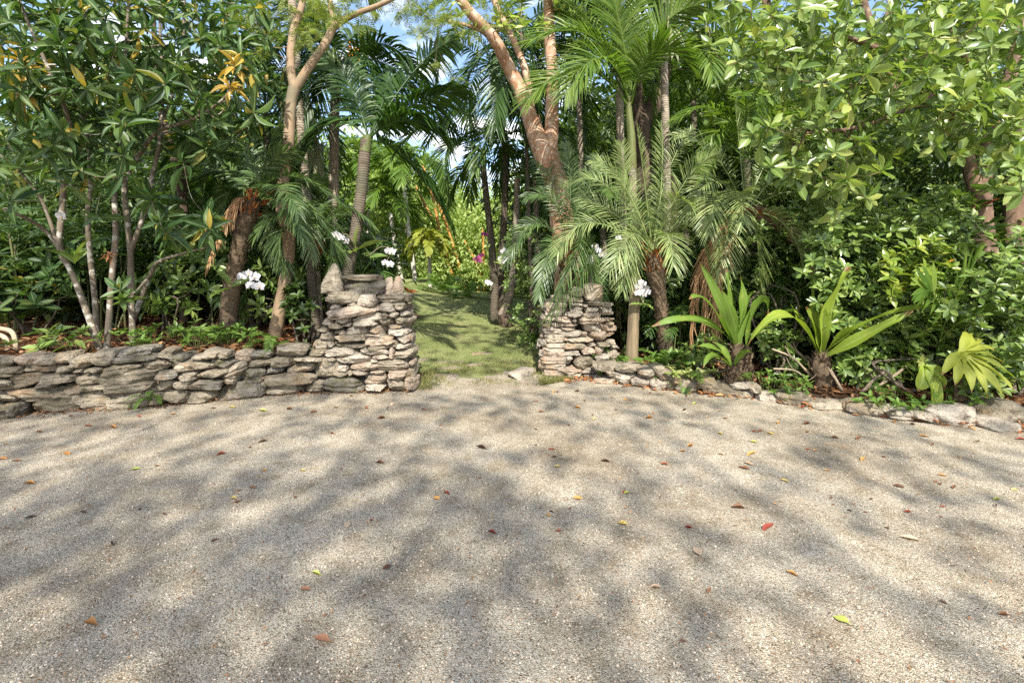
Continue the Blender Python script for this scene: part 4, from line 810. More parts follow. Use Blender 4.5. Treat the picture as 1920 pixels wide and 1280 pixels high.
# date palms on the right
cR = at(1224, 470, 5.5)
palm('date palm in full sun with fan of silvery fronds and rusty heart', [(1250, 690, 12), (1247, 650, 12), (1243, 600, 12), (1236, 550, 13), (1228, 505, 19), (1224, 478, 14)], 5.5, cR,
     PF(5.5, (1223, 470, 1209, 345, 1194, 238, 5.5, 5.45, 85), (1222, 470, 1172, 352, 1112, 300, 5.4, 5.3, 62), (1220, 474, 1110, 418, 1045, 478, 5.3, 5.15, 35), (1222, 470, 1186, 440, 1143, 512, 5.1, 4.9, 25), (1226, 468, 1282, 345, 1345, 288, 5.4, 5.3, 60), (1226, 470, 1262, 385, 1300, 392, 5.1, 4.8, 25), (1228, 472, 1290, 420, 1330, 500, 5.3, 5.1, 25),
        (1224, 468, 1240, 350, 1240, 232, 5.6, 5.6, 82), (1222, 468, 1180, 360, 1165, 270, 5.45, 5.4, 80), (1222, 468, 1150, 400, 1085, 370, 5.6, 5.7, 50), (1226, 472, 1250, 440, 1262, 500, 5.0, 4.7, 5), (1222, 474, 1190, 470, 1168, 545, 5.3, 5.2, 20), (1226, 470, 1300, 400, 1370, 420, 5.7, 5.8, 30), (1224, 466, 1195, 390, 1150, 250, 5.7, 5.8, 75), (1222, 468, 1140, 350, 1070, 345, 5.6, 5.7, 40), (1226, 466, 1250, 330, 1300, 240, 5.8, 6.0, 60)),
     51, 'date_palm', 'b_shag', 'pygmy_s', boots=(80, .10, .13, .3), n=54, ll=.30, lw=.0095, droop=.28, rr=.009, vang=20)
cR0 = at(1062, 470, 6.2)
palm('deep green date palm growing close behind the shorter pillar', [(1075, 690, 12), (1070, 600, 12), (1064, 520, 14), (1062, 478, 13)], 6.2, cR0,
     PF(6.2, (1062, 470, 1040, 380, 985, 370, 6.1, 6.0, 45), (1062, 470, 1000, 420, 950, 500, 6.0, 5.9, 30), (1062, 470, 1100, 360, 1160, 320, 6.2, 6.2, 50), (1062, 470, 1130, 400, 1190, 440, 6.0, 5.9, 30), (1064, 474, 1090, 450, 1040, 560, 5.5, 5.3, 20), (1062, 470, 1070, 350, 1060, 270, 6.3, 6.4, 80), (1064, 474, 1110, 470, 1020, 600, 5.4, 5.2, 35), (1062, 474, 1100, 480, 1130, 560, 5.8, 5.6, 15), (1062, 470, 1030, 330, 1010, 300, 6.6, 6.8, 60), (1062, 470, 1110, 330, 1100, 300, 6.6, 6.8, 60), (1062, 472, 1035, 460, 1010, 560, 5.8, 5.6, 20)),
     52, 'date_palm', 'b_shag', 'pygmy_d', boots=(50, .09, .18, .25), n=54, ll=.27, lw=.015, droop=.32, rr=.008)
cR2 = at(1398, 398, 5.4)
palm('leaning date palm hung with dead brown fronds right of the sunny one', [(1600, 640, 13), (1560, 560, 13), (1520, 478, 13), (1470, 425, 14), (1425, 402, 15), (1400, 398, 12)], 5.4, cR2,
     PF(5.4, (1398, 396, 1388, 290, 1378, 195, 5.4, 5.35, 85), (1396, 396, 1340, 340, 1285, 405, 5.2, 5.0, 30), (1396, 398, 1368, 430, 1345, 535, 5.1, 4.9, 50), (1400, 398, 1418, 440, 1424, 530, 5.0, 4.8, 60), (1402, 398, 1470, 420, 1505, 500, 5.1, 4.9, 35), (1402, 394, 1480, 310, 1545, 300, 5.3, 5.2, 40), (1400, 394, 1445, 290, 1500, 235, 5.5, 5.5, 65), (1396, 394, 1335, 285, 1265, 255, 5.5, 5.5, 60), (1400, 396, 1420, 330, 1440, 230, 5.6, 5.7, 80), (1402, 396, 1490, 360, 1560, 400, 5.4, 5.3, 20), (1396, 396, 1350, 370, 1330, 440, 4.9, 4.7, 20), (1398, 396, 1390, 360, 1395, 420, 4.8, 4.4, 0)),
     53, 'date_palm', 'b_red', 'pygmy', boots=(90, .11, .14, .4), n=54, ll=.30, lw=.010, droop=.30, rr=.009,
     dead=PF(5.4, (1385, 410, 1335, 470, 1322, 650, 5.2, 5.2, 40), (1380, 410, 1320, 480, 1296, 650, 5.3, 5.3, 40), (1395, 410, 1350, 520, 1345, 665, 5.1, 5.1, 40)))
# bare canes behind
for q, (x, t, y0, y1) in enumerate([(1292, 1286, 660, 430), (1312, 1318, 655, 380), (1345, 1330, 660, 440), (1270, 1262, 640, 330), (1420, 1410, 640, 420), (1160, 1150, 600, 480), (1110, 1108, 620, 500)]):
    mb = MB(); tube(mb, *pxl([(x, y0 + 15, 6), ((x + t) / 2 + 3, (y0 + y1) / 2, 5.5), (t, y1, 5)], 6.3), 8, 6, .08)
    tag(mb.build('bare_cane', M['b_post'] if q % 2 else M['b_palm_d'], None, at(x, y0 + 15, 6.3)), 'thin bare brown cane standing in the shade behind the date palms', 'cane', 'bare canes behind the date palms')
po = thing('wooden_post', 'pale split log post with white orchid tied to its top', 'post', at(1184, 690, 5.35)); mb = MB(); tube(mb, *pxl([(1183, 692, 13), (1186, 640, 11), (1189, 580, 10.5), (1192, 520, 11)], 5.35), 12, 6, .08, 2); mb.build('shaft', M['b_post'], po)

# big pale-leaved tree on the right ---------------------------------------------------
broad_tree('spreading tree with pale rounded leaves and flaking red brown trunk', at(1850, 560, 5.6),
    [[(1858, 640, 32), (1850, 500, 29), (1838, 400, 28), (1845, 300, 23), (1872, 220, 19), (1900, 120, 16), (1925, -20, 13)], [(1838, 380, 22), (1815, 300, 17), (1800, 240, 14), (1760, 170, 11, 5.3), (1700, 120, 9, 5.0), (1640, 90, 8, 4.8), (1560, 60, 6, 4.7)],
     [(1872, 220, 14), (1820, 130, 10, 5.2), (1780, 60, 8, 4.9), (1740, -20, 6, 4.8)], [(1760, 170, 8, 5.3), (1690, 210, 6, 5.0), (1600, 240, 5, 4.7), (1510, 250, 4, 4.6)], [(1900, 500, 26, 5.9), (1905, 350, 24, 5.9), (1925, 200, 20, 5.9), (1960, 50, 18, 5.9)]],
    5.6, [(1700, 60, 220, 110, 3), (1840, 90, 130, 130, 3), (1560, 120, 150, 110, 2.6), (1650, 210, 150, 90, 2), (1420, 60, 110, 100, 1.6), (1560, 300, 110, 60, 1.2), (1800, 210, 110, 60, 1.4), (1480, 260, 80, 80, .8), (1950, 100, 80, 140, 1.2), (1600, 370, 60, 40, .5), (1920, 230, 50, 60, .8), (1890, 330, 60, 50, .7), (1850, 265, 60, 50, .9)], 470, 3.7, 5.6, 91, 'b_red', 'pitch', .155, .066, nl=9, tm=OBOV, up=.45, lo=-20, hi=65, twig=.010, slim=.66)
broad_tree('taller rounded leaf tree filling the sky behind the pale one', at(1500, 600, 8.2),
    [[(1500, 640, 24), (1490, 480, 22), (1500, 300, 20), (1470, 160, 17), (1440, 20, 14), (1420, -80, 10)], [(1500, 300, 14), (1580, 180, 12), (1650, 60, 10), (1700, -60, 8)], [(1690, 220, 12, 7.6), (1655, 120, 16, 7.6), (1635, 60, 14, 7.6), (1600, -60, 12, 7.6)]],
    8.2, [(1400, 60, 120, 110, 2), (1520, 80, 130, 120, 2), (1680, 100, 160, 140, 2), (1850, 150, 130, 160, 2), (1380, 190, 90, 100, 1.4), (1500, 220, 110, 90, 1.2), (1650, 300, 150, 90, 1.2), (1860, 340, 100, 90, 1)], 300, 7.0, 9.4, 93, 'b_red', 'pitch', .2, .10, nl=9, tm=OVAL, up=.4, lo=-25, hi=60)

# umbrella shrubs (schefflera) --------------------------------------------------------
def whorl_shrub(label, base, boxes, n, Y0, Y1, seed, mt='schef', L=.11, Wd=.046, nl=8, tm=OBOV, name='umbrella_shrub', stems=5, group=None, lo=5, hi=40, cat='shrub'):
    rng = np.random.default_rng(seed); root = thing(name, label, cat, base, group); T = cloud(rng, n, boxes, Y0, Y1); tb = MB(); b = np.asarray(base, float)
    hx = T[:, 2].max(); limbs = [tube(tb, [b + rng.normal(0, .06, 3) * A(1, 1, 0), b + A(*rng.normal(0, .2, 2), (hx - b[2]) * .4), b * .4 + T[rng.integers(len(T))] * .6], [.013, .010, .006], 6, 4, .05) for _ in range(stems)]
    ax = grow(tb, limbs, T, rng, .008, .003, 4); ax = nrm(ax * .5 + A(0, -.35, .6) + rng.normal(0, .28, ax.shape))
    lb = MB(); rosettes(lb, T, ax, nl, L, Wd, tm, rng, lo, hi, .15); tb.build('stem', M['b_palm_d'], root); lb.build('foliage', M[mt], root); return root
def gb(px, Y): x = (px - 960) / F * Y; return A(x, Y, th(x, Y))
whorl_shrub('glossy umbrella leaf shrub massed under the pale leaved tree', gb(1640, 4.9), [(1640, 470, 130, 90, 3), (1740, 420, 110, 70, 1.5), (1560, 480, 70, 70, 1), (1660, 580, 110, 60, 1.6), (1590, 560, 60, 60, .8)], 470, 4.4, 5.3, 101)
whorl_shrub('umbrella leaf shrub crowding the right edge above grey boulder', gb(1890, 4.2), [(1890, 600, 90, 100, 3), (1860, 690, 80, 50, 2), (1930, 500, 60, 70, 1), (1820, 560, 60, 60, 1)], 290, 3.85, 4.5, 102)
whorl_shrub('umbrella leaf shrub tangled below the leaning date palm', gb(1470, 5.0), [(1470, 450, 70, 60, 2), (1440, 540, 70, 60, 1.6), (1510, 420, 60, 50, 1), (1480, 620, 60, 50, 1.2), (1450, 600, 60, 60, 1)], 290, 5.3, 6.0, 103)
whorl_shrub('low umbrella leaf shrub sprawling behind the right rubble edging', gb(1680, 4.35), [(1680, 650, 80, 50, 2), (1620, 690, 60, 40, 1), (1750, 640, 60, 50, 1), (1690, 710, 70, 30, .8), (1600, 690, 40, 30, .6)], 170, 4.3, 4.7, 104)
whorl_shrub('lime leaved shrub glowing in the sun before the dark umbrella shrub', gb(1730, 4.5), [(1730, 490, 60, 50, 2), (1700, 520, 60, 40, 1), (1770, 470, 40, 30, 1)], 46, 4.2, 4.5, 105, 'schef_y', .12, .055, 7, OVAL, 'lime_shrub', 4)
whorl_shrub('mid green round leaf shrub below the lime leaves', gb(1700, 4.3), [(1715, 620, 60, 40, 2), (1740, 650, 40, 30, 1)], 30, 4.3, 4.5, 106, 'pitch', .13, .07, 6, OVAL, 'round_leaf_shrub', 4)
whorl_shrub('dark shrub filling shade behind the copper trunk base', gb(1010, 7.2), [(1010, 560, 70, 60, 2), (990, 480, 50, 60, 1), (1010, 620, 40, 40, 1)], 150, 6.6, 7.6, 107, 'schef', .08, .035)
whorl_shrub('grey green seedling shrub between tan tree and left pillar', gb(560, 5.25), [(560, 580, 28, 50, 2), (555, 545, 20, 20, 1)], 34, 5.1, 5.4, 108, 'bg_dark', .10, .045, 7, OVAL, 'seedling', 3)

for q, (px, Y, boxes, n, L, mt, lb) in enumerate([(60, 5.4, [(50, 540, 90, 50, 1), (110, 500, 60, 40, .6)], 60, .19, 'mango', 'broad dark understory shrub at far left before the distant lawn'), (320, 5.5, [(320, 540, 90, 45, 1), (360, 480, 60, 40, .7)], 75, .16, 'schef', 'glossy understory shrub between the lichen trunks and date palm'), (470, 5.8, [(480, 560, 60, 50, 1), (530, 500, 50, 50, .8)], 70, .14, 'schef', 'leafy understory shrub in the shade around the tan tree foot'), (420, 6.0, [(410, 460, 60, 50, 1)], 45, .17, 'mango', 'dark broad leaf shrub peeping behind the dead hanging frond'), (1310, 5.9, [(1310, 600, 70, 60, 1), (1370, 560, 50, 60, .8), (1260, 570, 30, 60, .5)], 120, .10, 'schef', 'leafy shrub filling the shade behind the strap leaf plants'), (1590, 6.2, [(1590, 380, 70, 50, 1)], 70, .12, 'schef', 'umbrella leaf shrub reaching up under the pale leaved tree')]):
    whorl_shrub(lb, gb(px, Y), boxes, n, Y - .35, Y + .35, 600 + q, mt, L, L * .36, 8, LANCE2 if mt == 'mango' else OBOV, 'understory_shrub', 4)

whorl_shrub('low leafy filler shrub between the two strap leaf plants', gb(1462, 4.75), [(1460, 640, 40, 35, 1), (1488, 690, 28, 28, .7)], 60, 4.6, 4.95, 640, 'schef', .085, .036, 8, OBOV, 'understory_shrub', 3)
whorl_shrub('low leafy filler shrub left of the strap leaf plants', gb(1325, 5.0), [(1325, 665, 45, 35, 1)], 45, 4.85, 5.2, 641, 'schef', .08, .034, 8, OBOV, 'understory_shrub', 3)
# strap leaved plants ------------------------------------------------------------------
def strap(mb, p0, p1, p2, w, rng, roll=0, fold=.2):
    p0, p1, p2 = (np.asarray(q, float) for q in (p0, p1, p2)); c = 2 * p1 - .5 * (p0 + p2); n = 14; C = bez(p0, c, p2, n); T = nrm(np.gradient(C, axis=0))
    Sd = np.cross(p1 - p0, p2 - p0); Sd = nrm(Sd) if np.linalg.norm(Sd) > 1e-4 else A(1, 0, 0); Sd = nrm(Sd - T * (T @ Sd)[:, None]); Nm = np.cross(Sd, T)
    if Nm[:, 2].mean() < 0: Sd, Nm = -Sd, -Nm
    a = math.radians(roll) + np.linspace(0, .35, n)[:, None] * rng.uniform(-1, 1); Sd, Nm = Sd * np.cos(a) + Nm * np.sin(a), Nm * np.cos(a) - Sd * np.sin(a)
    t = np.linspace(0, 1, n); hw = w / 2 * np.interp(t, [0, .1, .35, .6, .85, 1], [.45, .5, .95, 1, .6, .03]); wv = .10 * w * np.sin(t * 11 + rng.uniform(0, 6))
    s = np.array([-1, -.55, 0, .55, 1]); v = C[:, None] + Sd[:, None] * (hw[:, None] * s)[..., None] + Nm[:, None] * (hw[:, None] * fold * np.abs(s) + (wv[:, None] * (s ** 3)))[..., None]
    i, j = np.meshgrid(np.arange(n - 1), np.arange(4), indexing='ij'); b = i * 5 + j; uv = np.zeros((n, 5, 2)); uv[..., 0] = (s + 1) / 2; uv[..., 1] = t[:, None]
    mb.add(v, np.stack([b, b + 1, b + 6, b + 5], -1), uv)
def strap_plant(label, base, stem, Y, rows, w, seed, extra=()):
    rng = np.random.default_rng(seed); root = thing('strap_leaf_plant', label, 'plant', base); tb = MB()
    for s in stem:
        Cc, Rc = tube(tb, *pxl(s, Y), 10, 5, .2, seed); ii = rng.integers(0, len(Cc) - 1, 130); dd = nrm(rand_dir(130, rng) * A(1, 1, .1)); leaves(tb, Cc[ii] + dd * (Rc[ii] * .85)[:, None], nrm(dd * .7 + A(0, 0, 1) + rng.normal(0, .35, (130, 3))), dd, rng.uniform(.03, .09, 130), .035, SMALL)
    tb.build('stem', M['b_shag'], root)
    for q in PF(Y, *rows): lb = MB(); strap(lb, q[0], q[1], q[2], w * (q[4] if len(q) > 4 else 1), rng, q[3]); lb.build('leaf', M['strap' if seed == 112 else 'strap_d'], root)
    return root
YO = 4.65
strap_plant('lime strap leaf plant with left arching blade nearer the orchid post', gb(1382, YO), [[(1388, 722, 9), (1384, 690, 8), (1380, 645, 8)], [(1402, 722, 7), (1400, 690, 6), (1400, 650, 6)], [(1370, 725, 5), (1372, 700, 4), (1372, 690, 4)]], YO,
    [(1378, 650, 1352, 570, 1310, 488, 4.55, 4.5, 55, .8), (1380, 648, 1372, 560, 1362, 505, 4.75, 4.8, 75), (1378, 650, 1312, 600, 1222, 612, 4.5, 4.4, 20), (1380, 650, 1400, 575, 1415, 545, 4.7, 4.75, 60), (1380, 650, 1425, 565, 1440, 590, 4.55, 4.5, 30), (1378, 652, 1330, 570, 1292, 560, 4.45, 4.3, 30), (1400, 655, 1440, 600, 1500, 580, 4.55, 4.45, 30), (1400, 655, 1410, 590, 1425, 560, 4.6, 4.6, 60), (1380, 650, 1375, 600, 1350, 540, 4.4, 4.2, 30), (1384, 650, 1392, 570, 1388, 520, 4.65, 4.65, 70),
     (1372, 692, 1345, 655, 1305, 650, 4.5, 4.4, 25, .6), (1372, 692, 1340, 665, 1318, 690, 4.45, 4.3, 20, .6), (1372, 692, 1395, 660, 1410, 665, 4.5, 4.4, 30, .6), (1372, 692, 1360, 660, 1335, 640, 4.6, 4.6, 40, .6)], .105, 111)
strap_plant('lime strap leaf plant on thick ringed stump with blade reaching right', gb(1540, 4.5), [[(1543, 742, 17), (1542, 715, 16), (1540, 692, 15), (1539, 676, 13), (1538, 660, 7)], [(1572, 735, 5), (1560, 710, 4), (1552, 690, 4)]], 4.5,
    [(1540, 668, 1560, 580, 1592, 500, 4.4, 4.35, 82, 1.5), (1538, 668, 1530, 590, 1522, 500, 4.6, 4.65, 80, 1.2), (1538, 668, 1528, 620, 1512, 575, 4.45, 4.4, 50, .9), (1536, 668, 1475, 590, 1400, 650, 4.35, 4.25, 25, .9), (1542, 668, 1635, 600, 1768, 572, 4.25, 4.1, 30, .9), (1542, 670, 1620, 630, 1712, 582, 4.2, 4.05, 30, .8), (1542, 668, 1590, 620, 1630, 615, 4.3, 4.2, 30, .8), (1540, 668, 1545, 610, 1540, 570, 4.4, 4.4, 70, .8), (1538, 668, 1500, 600, 1480, 570, 4.7, 4.8, 40, .9)], .135, 112)

for q, (pts, Y) in enumerate([([(1470, 640, 4), (1500, 665, 4), (1530, 690, 4)], 4.7), ([(1448, 655, 3), (1490, 672, 3), (1522, 705, 3)], 4.55), ([(1555, 690, 4), (1575, 715, 4), (1590, 748, 4)], 4.35), ([(1660, 690, 4), (1640, 710, 4), (1618, 735, 4)], 4.3), ([(1700, 690, 4), (1670, 705, 4), (1640, 725, 3)], 4.3), ([(1450, 690, 2.5), (1490, 695, 2.5), (1515, 715, 2)], 4.5)]):
    mb = MB(); P, R_ = pxl(pts, Y); R_ = R_ * .65; P = P + np.random.default_rng(q).normal(0, .01, P.shape); tube(mb, P, R_, 7, 6, .1, q)
    for e in (1, 2): tube(mb, [P[e], P[e] + A(.05 * (-1) ** e, -.02, .05), P[e] + A(.09 * (-1) ** e, -.03, .12)], [R_[e] * .6, R_[e] * .45, R_[e] * .25], 5, 4, .05)
    tag(mb.build('dry_stick', M['b_twig'], None, P[0]), 'pale bare dry stick leaning in the bed near the ringed stump', 'stick', 'dry sticks in the right bed')

# fan palms ----------------------------------------------------------------------------
def fan(mb, hub, ax, up, n, L, w, a0, a1, rng, droop=.15):
    ax = nrm(ax); up = nrm(up - ax * np.dot(ax, up)); sd = np.cross(ax, up)
    for i in range(n):
        a = math.radians(a0 + (a1 - a0) * i / (n - 1)); d = ax * math.cos(a) + sd * math.sin(a); l = L * (1 - .25 * abs(i / (n - 1) - .5) * 2) * rng.uniform(.92, 1.05)
        strap(mb, hub, hub + d * l * .5 + up * .02, hub + d * l - A(0, 0, droop * l), w, rng, 0, .45)
fp = thing('fan_palm', 'small fan palm with yellow green split leaf low by the white boulder', 'palm', gb(1800, 4.1)); rng = np.random.default_rng(121)
mb = MB()
for dx in (-8, 0, 7): tube(mb, *pxl([(1800 + dx, 750, 4), (1802 + dx, 700, 3.5), (1801, 657, 3, 3.95)], 4.0), 6, 5, .1)
mb.build('stem', M['b_shag'], fp)
lb = MB(); fan(lb, at(1800, 660, 3.92), A(.75, -.2, -.30), A(-.1, -.75, .65), 11, .40, .075, -75, 120, rng, .1); lb.build('leaf', M['lime'], fp)
lb = MB(); fan(lb, at(1735, 685, 3.98), A(.1, -.25, -1), A(0, -1, .15), 3, .28, .12, -35, 35, rng); lb.build('leaf', M['strap'], fp)
fd = thing('feather_palm', 'young palm with wide comb like leaflets among the lime leaves', 'palm', gb(1755, 4.5))
mb = MB(); tube(mb, *pxl([(1752, 745, 6), (1756, 690, 5), (1765, 640, 4)], 4.4), 6, 5, .1); mb.build('stem', M['b_green'], fd)
for q in PF(4.2, (1762, 640, 1790, 560, 1838, 478, 4.08, 4.05, 78), (1764, 640, 1760, 570, 1730, 540, 4.1, 4.05, 60), (1764, 640, 1800, 605, 1860, 580, 4.1, 4.0, 40)):
    lb = MB(); frond(lb, q[0], q[1], q[2], 11, .36, .048, .35, 12, (10, 60), .15, q[3], rng, .006, True, .06); lb.build('frond', M['frond_l'], fd)

# ------------------------------------------------------------------ orchids
def bloom(mbp, mbl, c, f, s, rng):
    f = nrm(f); u = nrm(A(0, 0, 1) - f * f[2]); r = np.cross(f, u); a0 = rng.uniform(-.15, .15)
    for ang, L, Wd in ((0, .55, .36), (125, .52, .34), (-125, .52, .34), (68, .56, .60), (-68, .56, .60)):
        a = math.radians(ang) + a0; d = u * math.cos(a) + r * math.sin(a) + f * .12; leaves(mbp, c + f * (.02 * s if abs(ang) == 68 else 0), d, f, L * s, Wd * s, ROUND)
    for k in range(3): leaves(mbl, c + f * .02 * s, nrm(f * .8 - u * .5 + r * (k - 1) * .5), u, .22 * s, .1 * s, SMALL)
def orchid(label, base, blooms, Y, seed, mt='petal', s=.095, stem=True, leafn=4, cat='orchid', group=None, facing=(0, -1, .05), leafL=.2):
    rng = np.random.default_rng(seed); base = np.asarray(base, float); root = thing('orchid', label, cat, base, group)
    pts = [at(x, y, Y) for x, y in blooms]
    if stem:
        mb = MB(); top = pts[0] + A(0, .03, .03); tube(mb, [base, (base + top) / 2 + A(.02, .02, .06), top], [.005, .004, .003], 5, 6, 0)
        o = np.array(pts); prev = top
        for p in o[1:]: tube(mb, [prev, (prev + p) / 2 + A(0, .03, .02), p + A(0, .03, 0)], [.003, .0025, .002], 4, 4, 0); prev = p + A(0, .03, 0)
        mb.build('stem', M['b_twig'], root)
    if leafn:
        lb = MB(); rosettes(lb, base[None], A(0, -.3, 1)[None], leafn, leafL, leafL * .36, OVAL, rng, 5, 45); lb.build('leaf', M['schef'], root)
    for p in pts:
        b1, b2 = MB(), MB(); bloom(b1, b2, p, A(*facing) + rng.normal(0, .22, 3), s * rng.uniform(.9, 1.1), rng); o = b1.build('flower', M[mt], root)
        b2.build('lip', M['lip'], o) if mt == 'petal' else None
    return root
orchid('white moth orchid spray of five blooms above the low wall', at(432, 535, 4.95), [(455, 518), (467, 514), (478, 520), (470, 535), (487, 537)], 4.85, 131, s=.105, leafL=.26)
orchid('single white orchid bloom on the lichen spotted trunk', at(118, 415, 4.55), [(115, 405)], 4.5, 132, s=.11, leafn=2, leafL=.12)
orchid('white orchids tied high on dark leaning palm stem', at(668, 468, 5.4), [(630, 441), (640, 446), (650, 452)], 5.3, 133, s=.09, leafn=5, leafL=.3)
orchid('pale orchid spray hanging in shade behind the pillar top boulders', at(690, 480, 5.5), [(728, 470), (735, 472), (722, 493), (732, 496)], 5.4, 134, s=.085, leafn=3)
orchid('white orchids hanging over the shorter pillar among date fronds', at(1095, 515, 5.6), [(1112, 482), (1122, 470), (1116, 462), (1106, 490), (1128, 478)], 5.45, 135, s=.075, leafn=4, leafL=.16)
orchid('single white orchid bloom beneath the sunny date palm', at(1150, 470, 5.5), [(1160, 447)], 5.3, 136, s=.07, leafn=0)
orchid('dense white orchid bunch tied to the pale log post', at(1206, 568, 5.2), [(1198, 538), (1206, 532), (1212, 540), (1203, 546), (1196, 550), (1208, 552), (1202, 530), (1214, 548)], 5.15, 137, s=.08, leafn=3, leafL=.14)
orchid('white orchids on the stems of the slim lawn palms', at(945, 500, 8.4), [(946, 472), (941, 490), (952, 486), (940, 486), (956, 480)], 8.4, 138, s=.13, leafn=3)
orchid('bright pink orchids beside the slim lawn palms', at(905, 500, 8.4), [(897, 484), (903, 478), (892, 486), (898, 489)], 8.4, 139, 'pink', s=.095, leafn=3)
orchid('purple orchid bloom above the pink ones', at(915, 455, 8.4), [(906, 439), (911, 440)], 8.4, 140, 'magenta', s=.085, leafn=2)
orchid('small white bloom low on the slim palm stem', at(920, 540, 8.4), [(914, 529), (918, 532)], 8.4, 141, s=.1, leafn=2)

# bromeliad clumps tied to trunks
def clump(label, name, c, n, L, Wd, mt, seed, lo=10, hi=75, cat='plant', group=None, tm=LANCE, part='leaf', facing=(0, -.2, 1)):
    rng = np.random.default_rng(seed); lb = MB(); c = np.asarray(c, float); rosettes(lb, c[None], A(*facing)[None], n, L, Wd, tm, rng, lo, hi)
    return tag(lb.build(name, M[mt], None, c), label, cat, group)
clump('broad leaf orchid tuft strapped low on the lichen spotted trunk', 'epiphyte', at(140, 490, 4.6), 7, .24, .1, 'schef', 151, tm=OVAL)
clump('brown withered fern tuft strapped to the second lichen trunk', 'epiphyte', at(205, 480, 4.6), 24, .075, .022, 'litter', 152, -40, 60, tm=SMALL)
clump('leafy seedling on a thin stem behind the low wall', 'seedling', at(232, 565, 4.6), 14, .15, .05, 'schef', 153)
clump('reddish bromeliad in the shade under the flaking trunk', 'bromeliad', at(1845, 388, 5.2), 10, .13, .022, 'redleaf', 154)
clump('small red leaved tuft at the foot of white palm stems', 'bromeliad', at(765, 548, 11), 12, .22, .04, 'redleaf', 155)
for q, (x, y, Y, n, L) in enumerate([(30, 560, 5.6, 10, .5), (75, 545, 6.0, 10, .5), (115, 570, 5.8, 9, .42), (10, 600, 5.2, 8, .35)]):
    clump(['ginger like clump of lance leaves at far left in shade', 'upright lance leaf clump before the distant lawn', 'lance leaf clump behind the lichen trunk foot', 'low lance leaf clump at the frame edge above the wall'][q], 'lance_leaf_plant', at(x, y, Y), n, L, .11, 'mango', 160 + q, 25, 85)
# ferns
def fern(label, c, L, n, seed, az=(0, 360), mt='fern', e0=(15, 60)):
    rng = np.random.default_rng(seed); c = np.asarray(c, float); root = thing('fern', label, 'fern', c)
    for q in auto_fronds(rng, c, n, L, e0, (40, 80), *az): fb = MB(); frond(fb, q[0], q[1], q[2], 24, L * .20, L * .035, .1, 8, (12, 45), .12, q[3], rng, .003, False, .05, 2); fb.build('frond', M[mt], root)
fern('feathery fern leaning over the low wall by the tan tree', gb(515, 5.0) + A(0, 0, .02), .42, 6, 171, (150, 330))
fern('small fern sprouting from the foot of the low wall', at(283, 752, 4.25), .22, 5, 172, (200, 340))
fern('fern clump between shorter pillar and log post', gb(1165, 5.5), .45, 9, 173)
fern('fern tuft among the rubble edging before the date palm trunk', gb(1285, 4.95), .4, 8, 174)
fern('bright fern at the back edge of the lawn', gb(830, 12.2), 1.1, 9, 175)
fern('second bright fern right of the lawn edge fern', gb(880, 12.0), .9, 8, 176)
fern('grassy fern on the mound beside the lawn', gb(1000, 7.2), .45, 9, 177)
for q, (px, Y, mt, n, L) in enumerate([(1283, 4.85, 'varieg', 26, .09), (1255, 5.1, 'fern', 20, .12), (270, 4.75, 'fern', 22, .07), (370, 4.85, 'fern', 24, .07), (430, 4.95, 'fern', 26, .08), (345, 5.1, 'schef', 14, .1), (150, 4.6, 'schef', 8, .12), (1480, 4.4, 'fern', 20, .06), (1675, 4.0, 'fern', 22, .07), (1440, 4.6, 'fern', 14, .06), (1765, 3.95, 'fern', 18, .07), (80, 4.5, 'schef', 6, .14), (1540, 4.7, 'schef', 18, .08), (575, 5.1, 'fern', 20, .07)]):
    rng = np.random.default_rng(180 + q); b = gb(px, Y); lb = MB(); tb = MB(); P = b + rng.normal(0, 1, (n, 3)) * A(.12, .08, 0) + A(0, 0, 1) * rng.uniform(.05, .22, (n, 1))
    for p in P: tube(tb, [b + (p - b) * A(.4, .4, 0), p], [.003, .002], 4, 2, 0, cap=False)
    rosettes(lb, P, A(0, -.2, 1), 6, L, L * .45, OVAL, rng, 0, 45); rt = thing('ground_plant', ['pale variegated plant spilling over the rubble edging', 'grassy plant at the date palm foot', 'seedlings above the low wall middle', 'leafy weeds on top of low wall', 'weeds on the wall below the fern', 'dark seedling in the leaf litter', 'young plant by the lichen trunk foot', 'small weed behind the stump plant', 'weed sprouting beside white boulder', 'sprout between rubble edging stones', 'weed in front of fan palm stems', 'tall thin seedling above wall left end', 'dark weed beside the ringed stump', 'weeds where wall meets left pillar'][q], 'plant', b)
    tb.build('stem', M['b_green'], rt); lb.build('foliage', M[mt], rt)
# tan hoop at far left
hp = thing('cane_hoop', 'curved tan cane hoops half out of frame behind the low wall', 'cane', at(0, 660, 4.7)); 
for r0, r1 in ((30, 45), (15, 32)):
    mb = MB(); tube(mb, *pxl([(r0 + -32, 615 + (30 - r0) * .6, 4.2), (r0 - 8, 622 + (30 - r0) * .6, 4.2), (r0, 645, 4.2), (r0 - 4, 672, 4), (r0 - 12, 695, 4)], 4.65), 8, 6, .03); mb.build('hoop', M['hose'], hp)

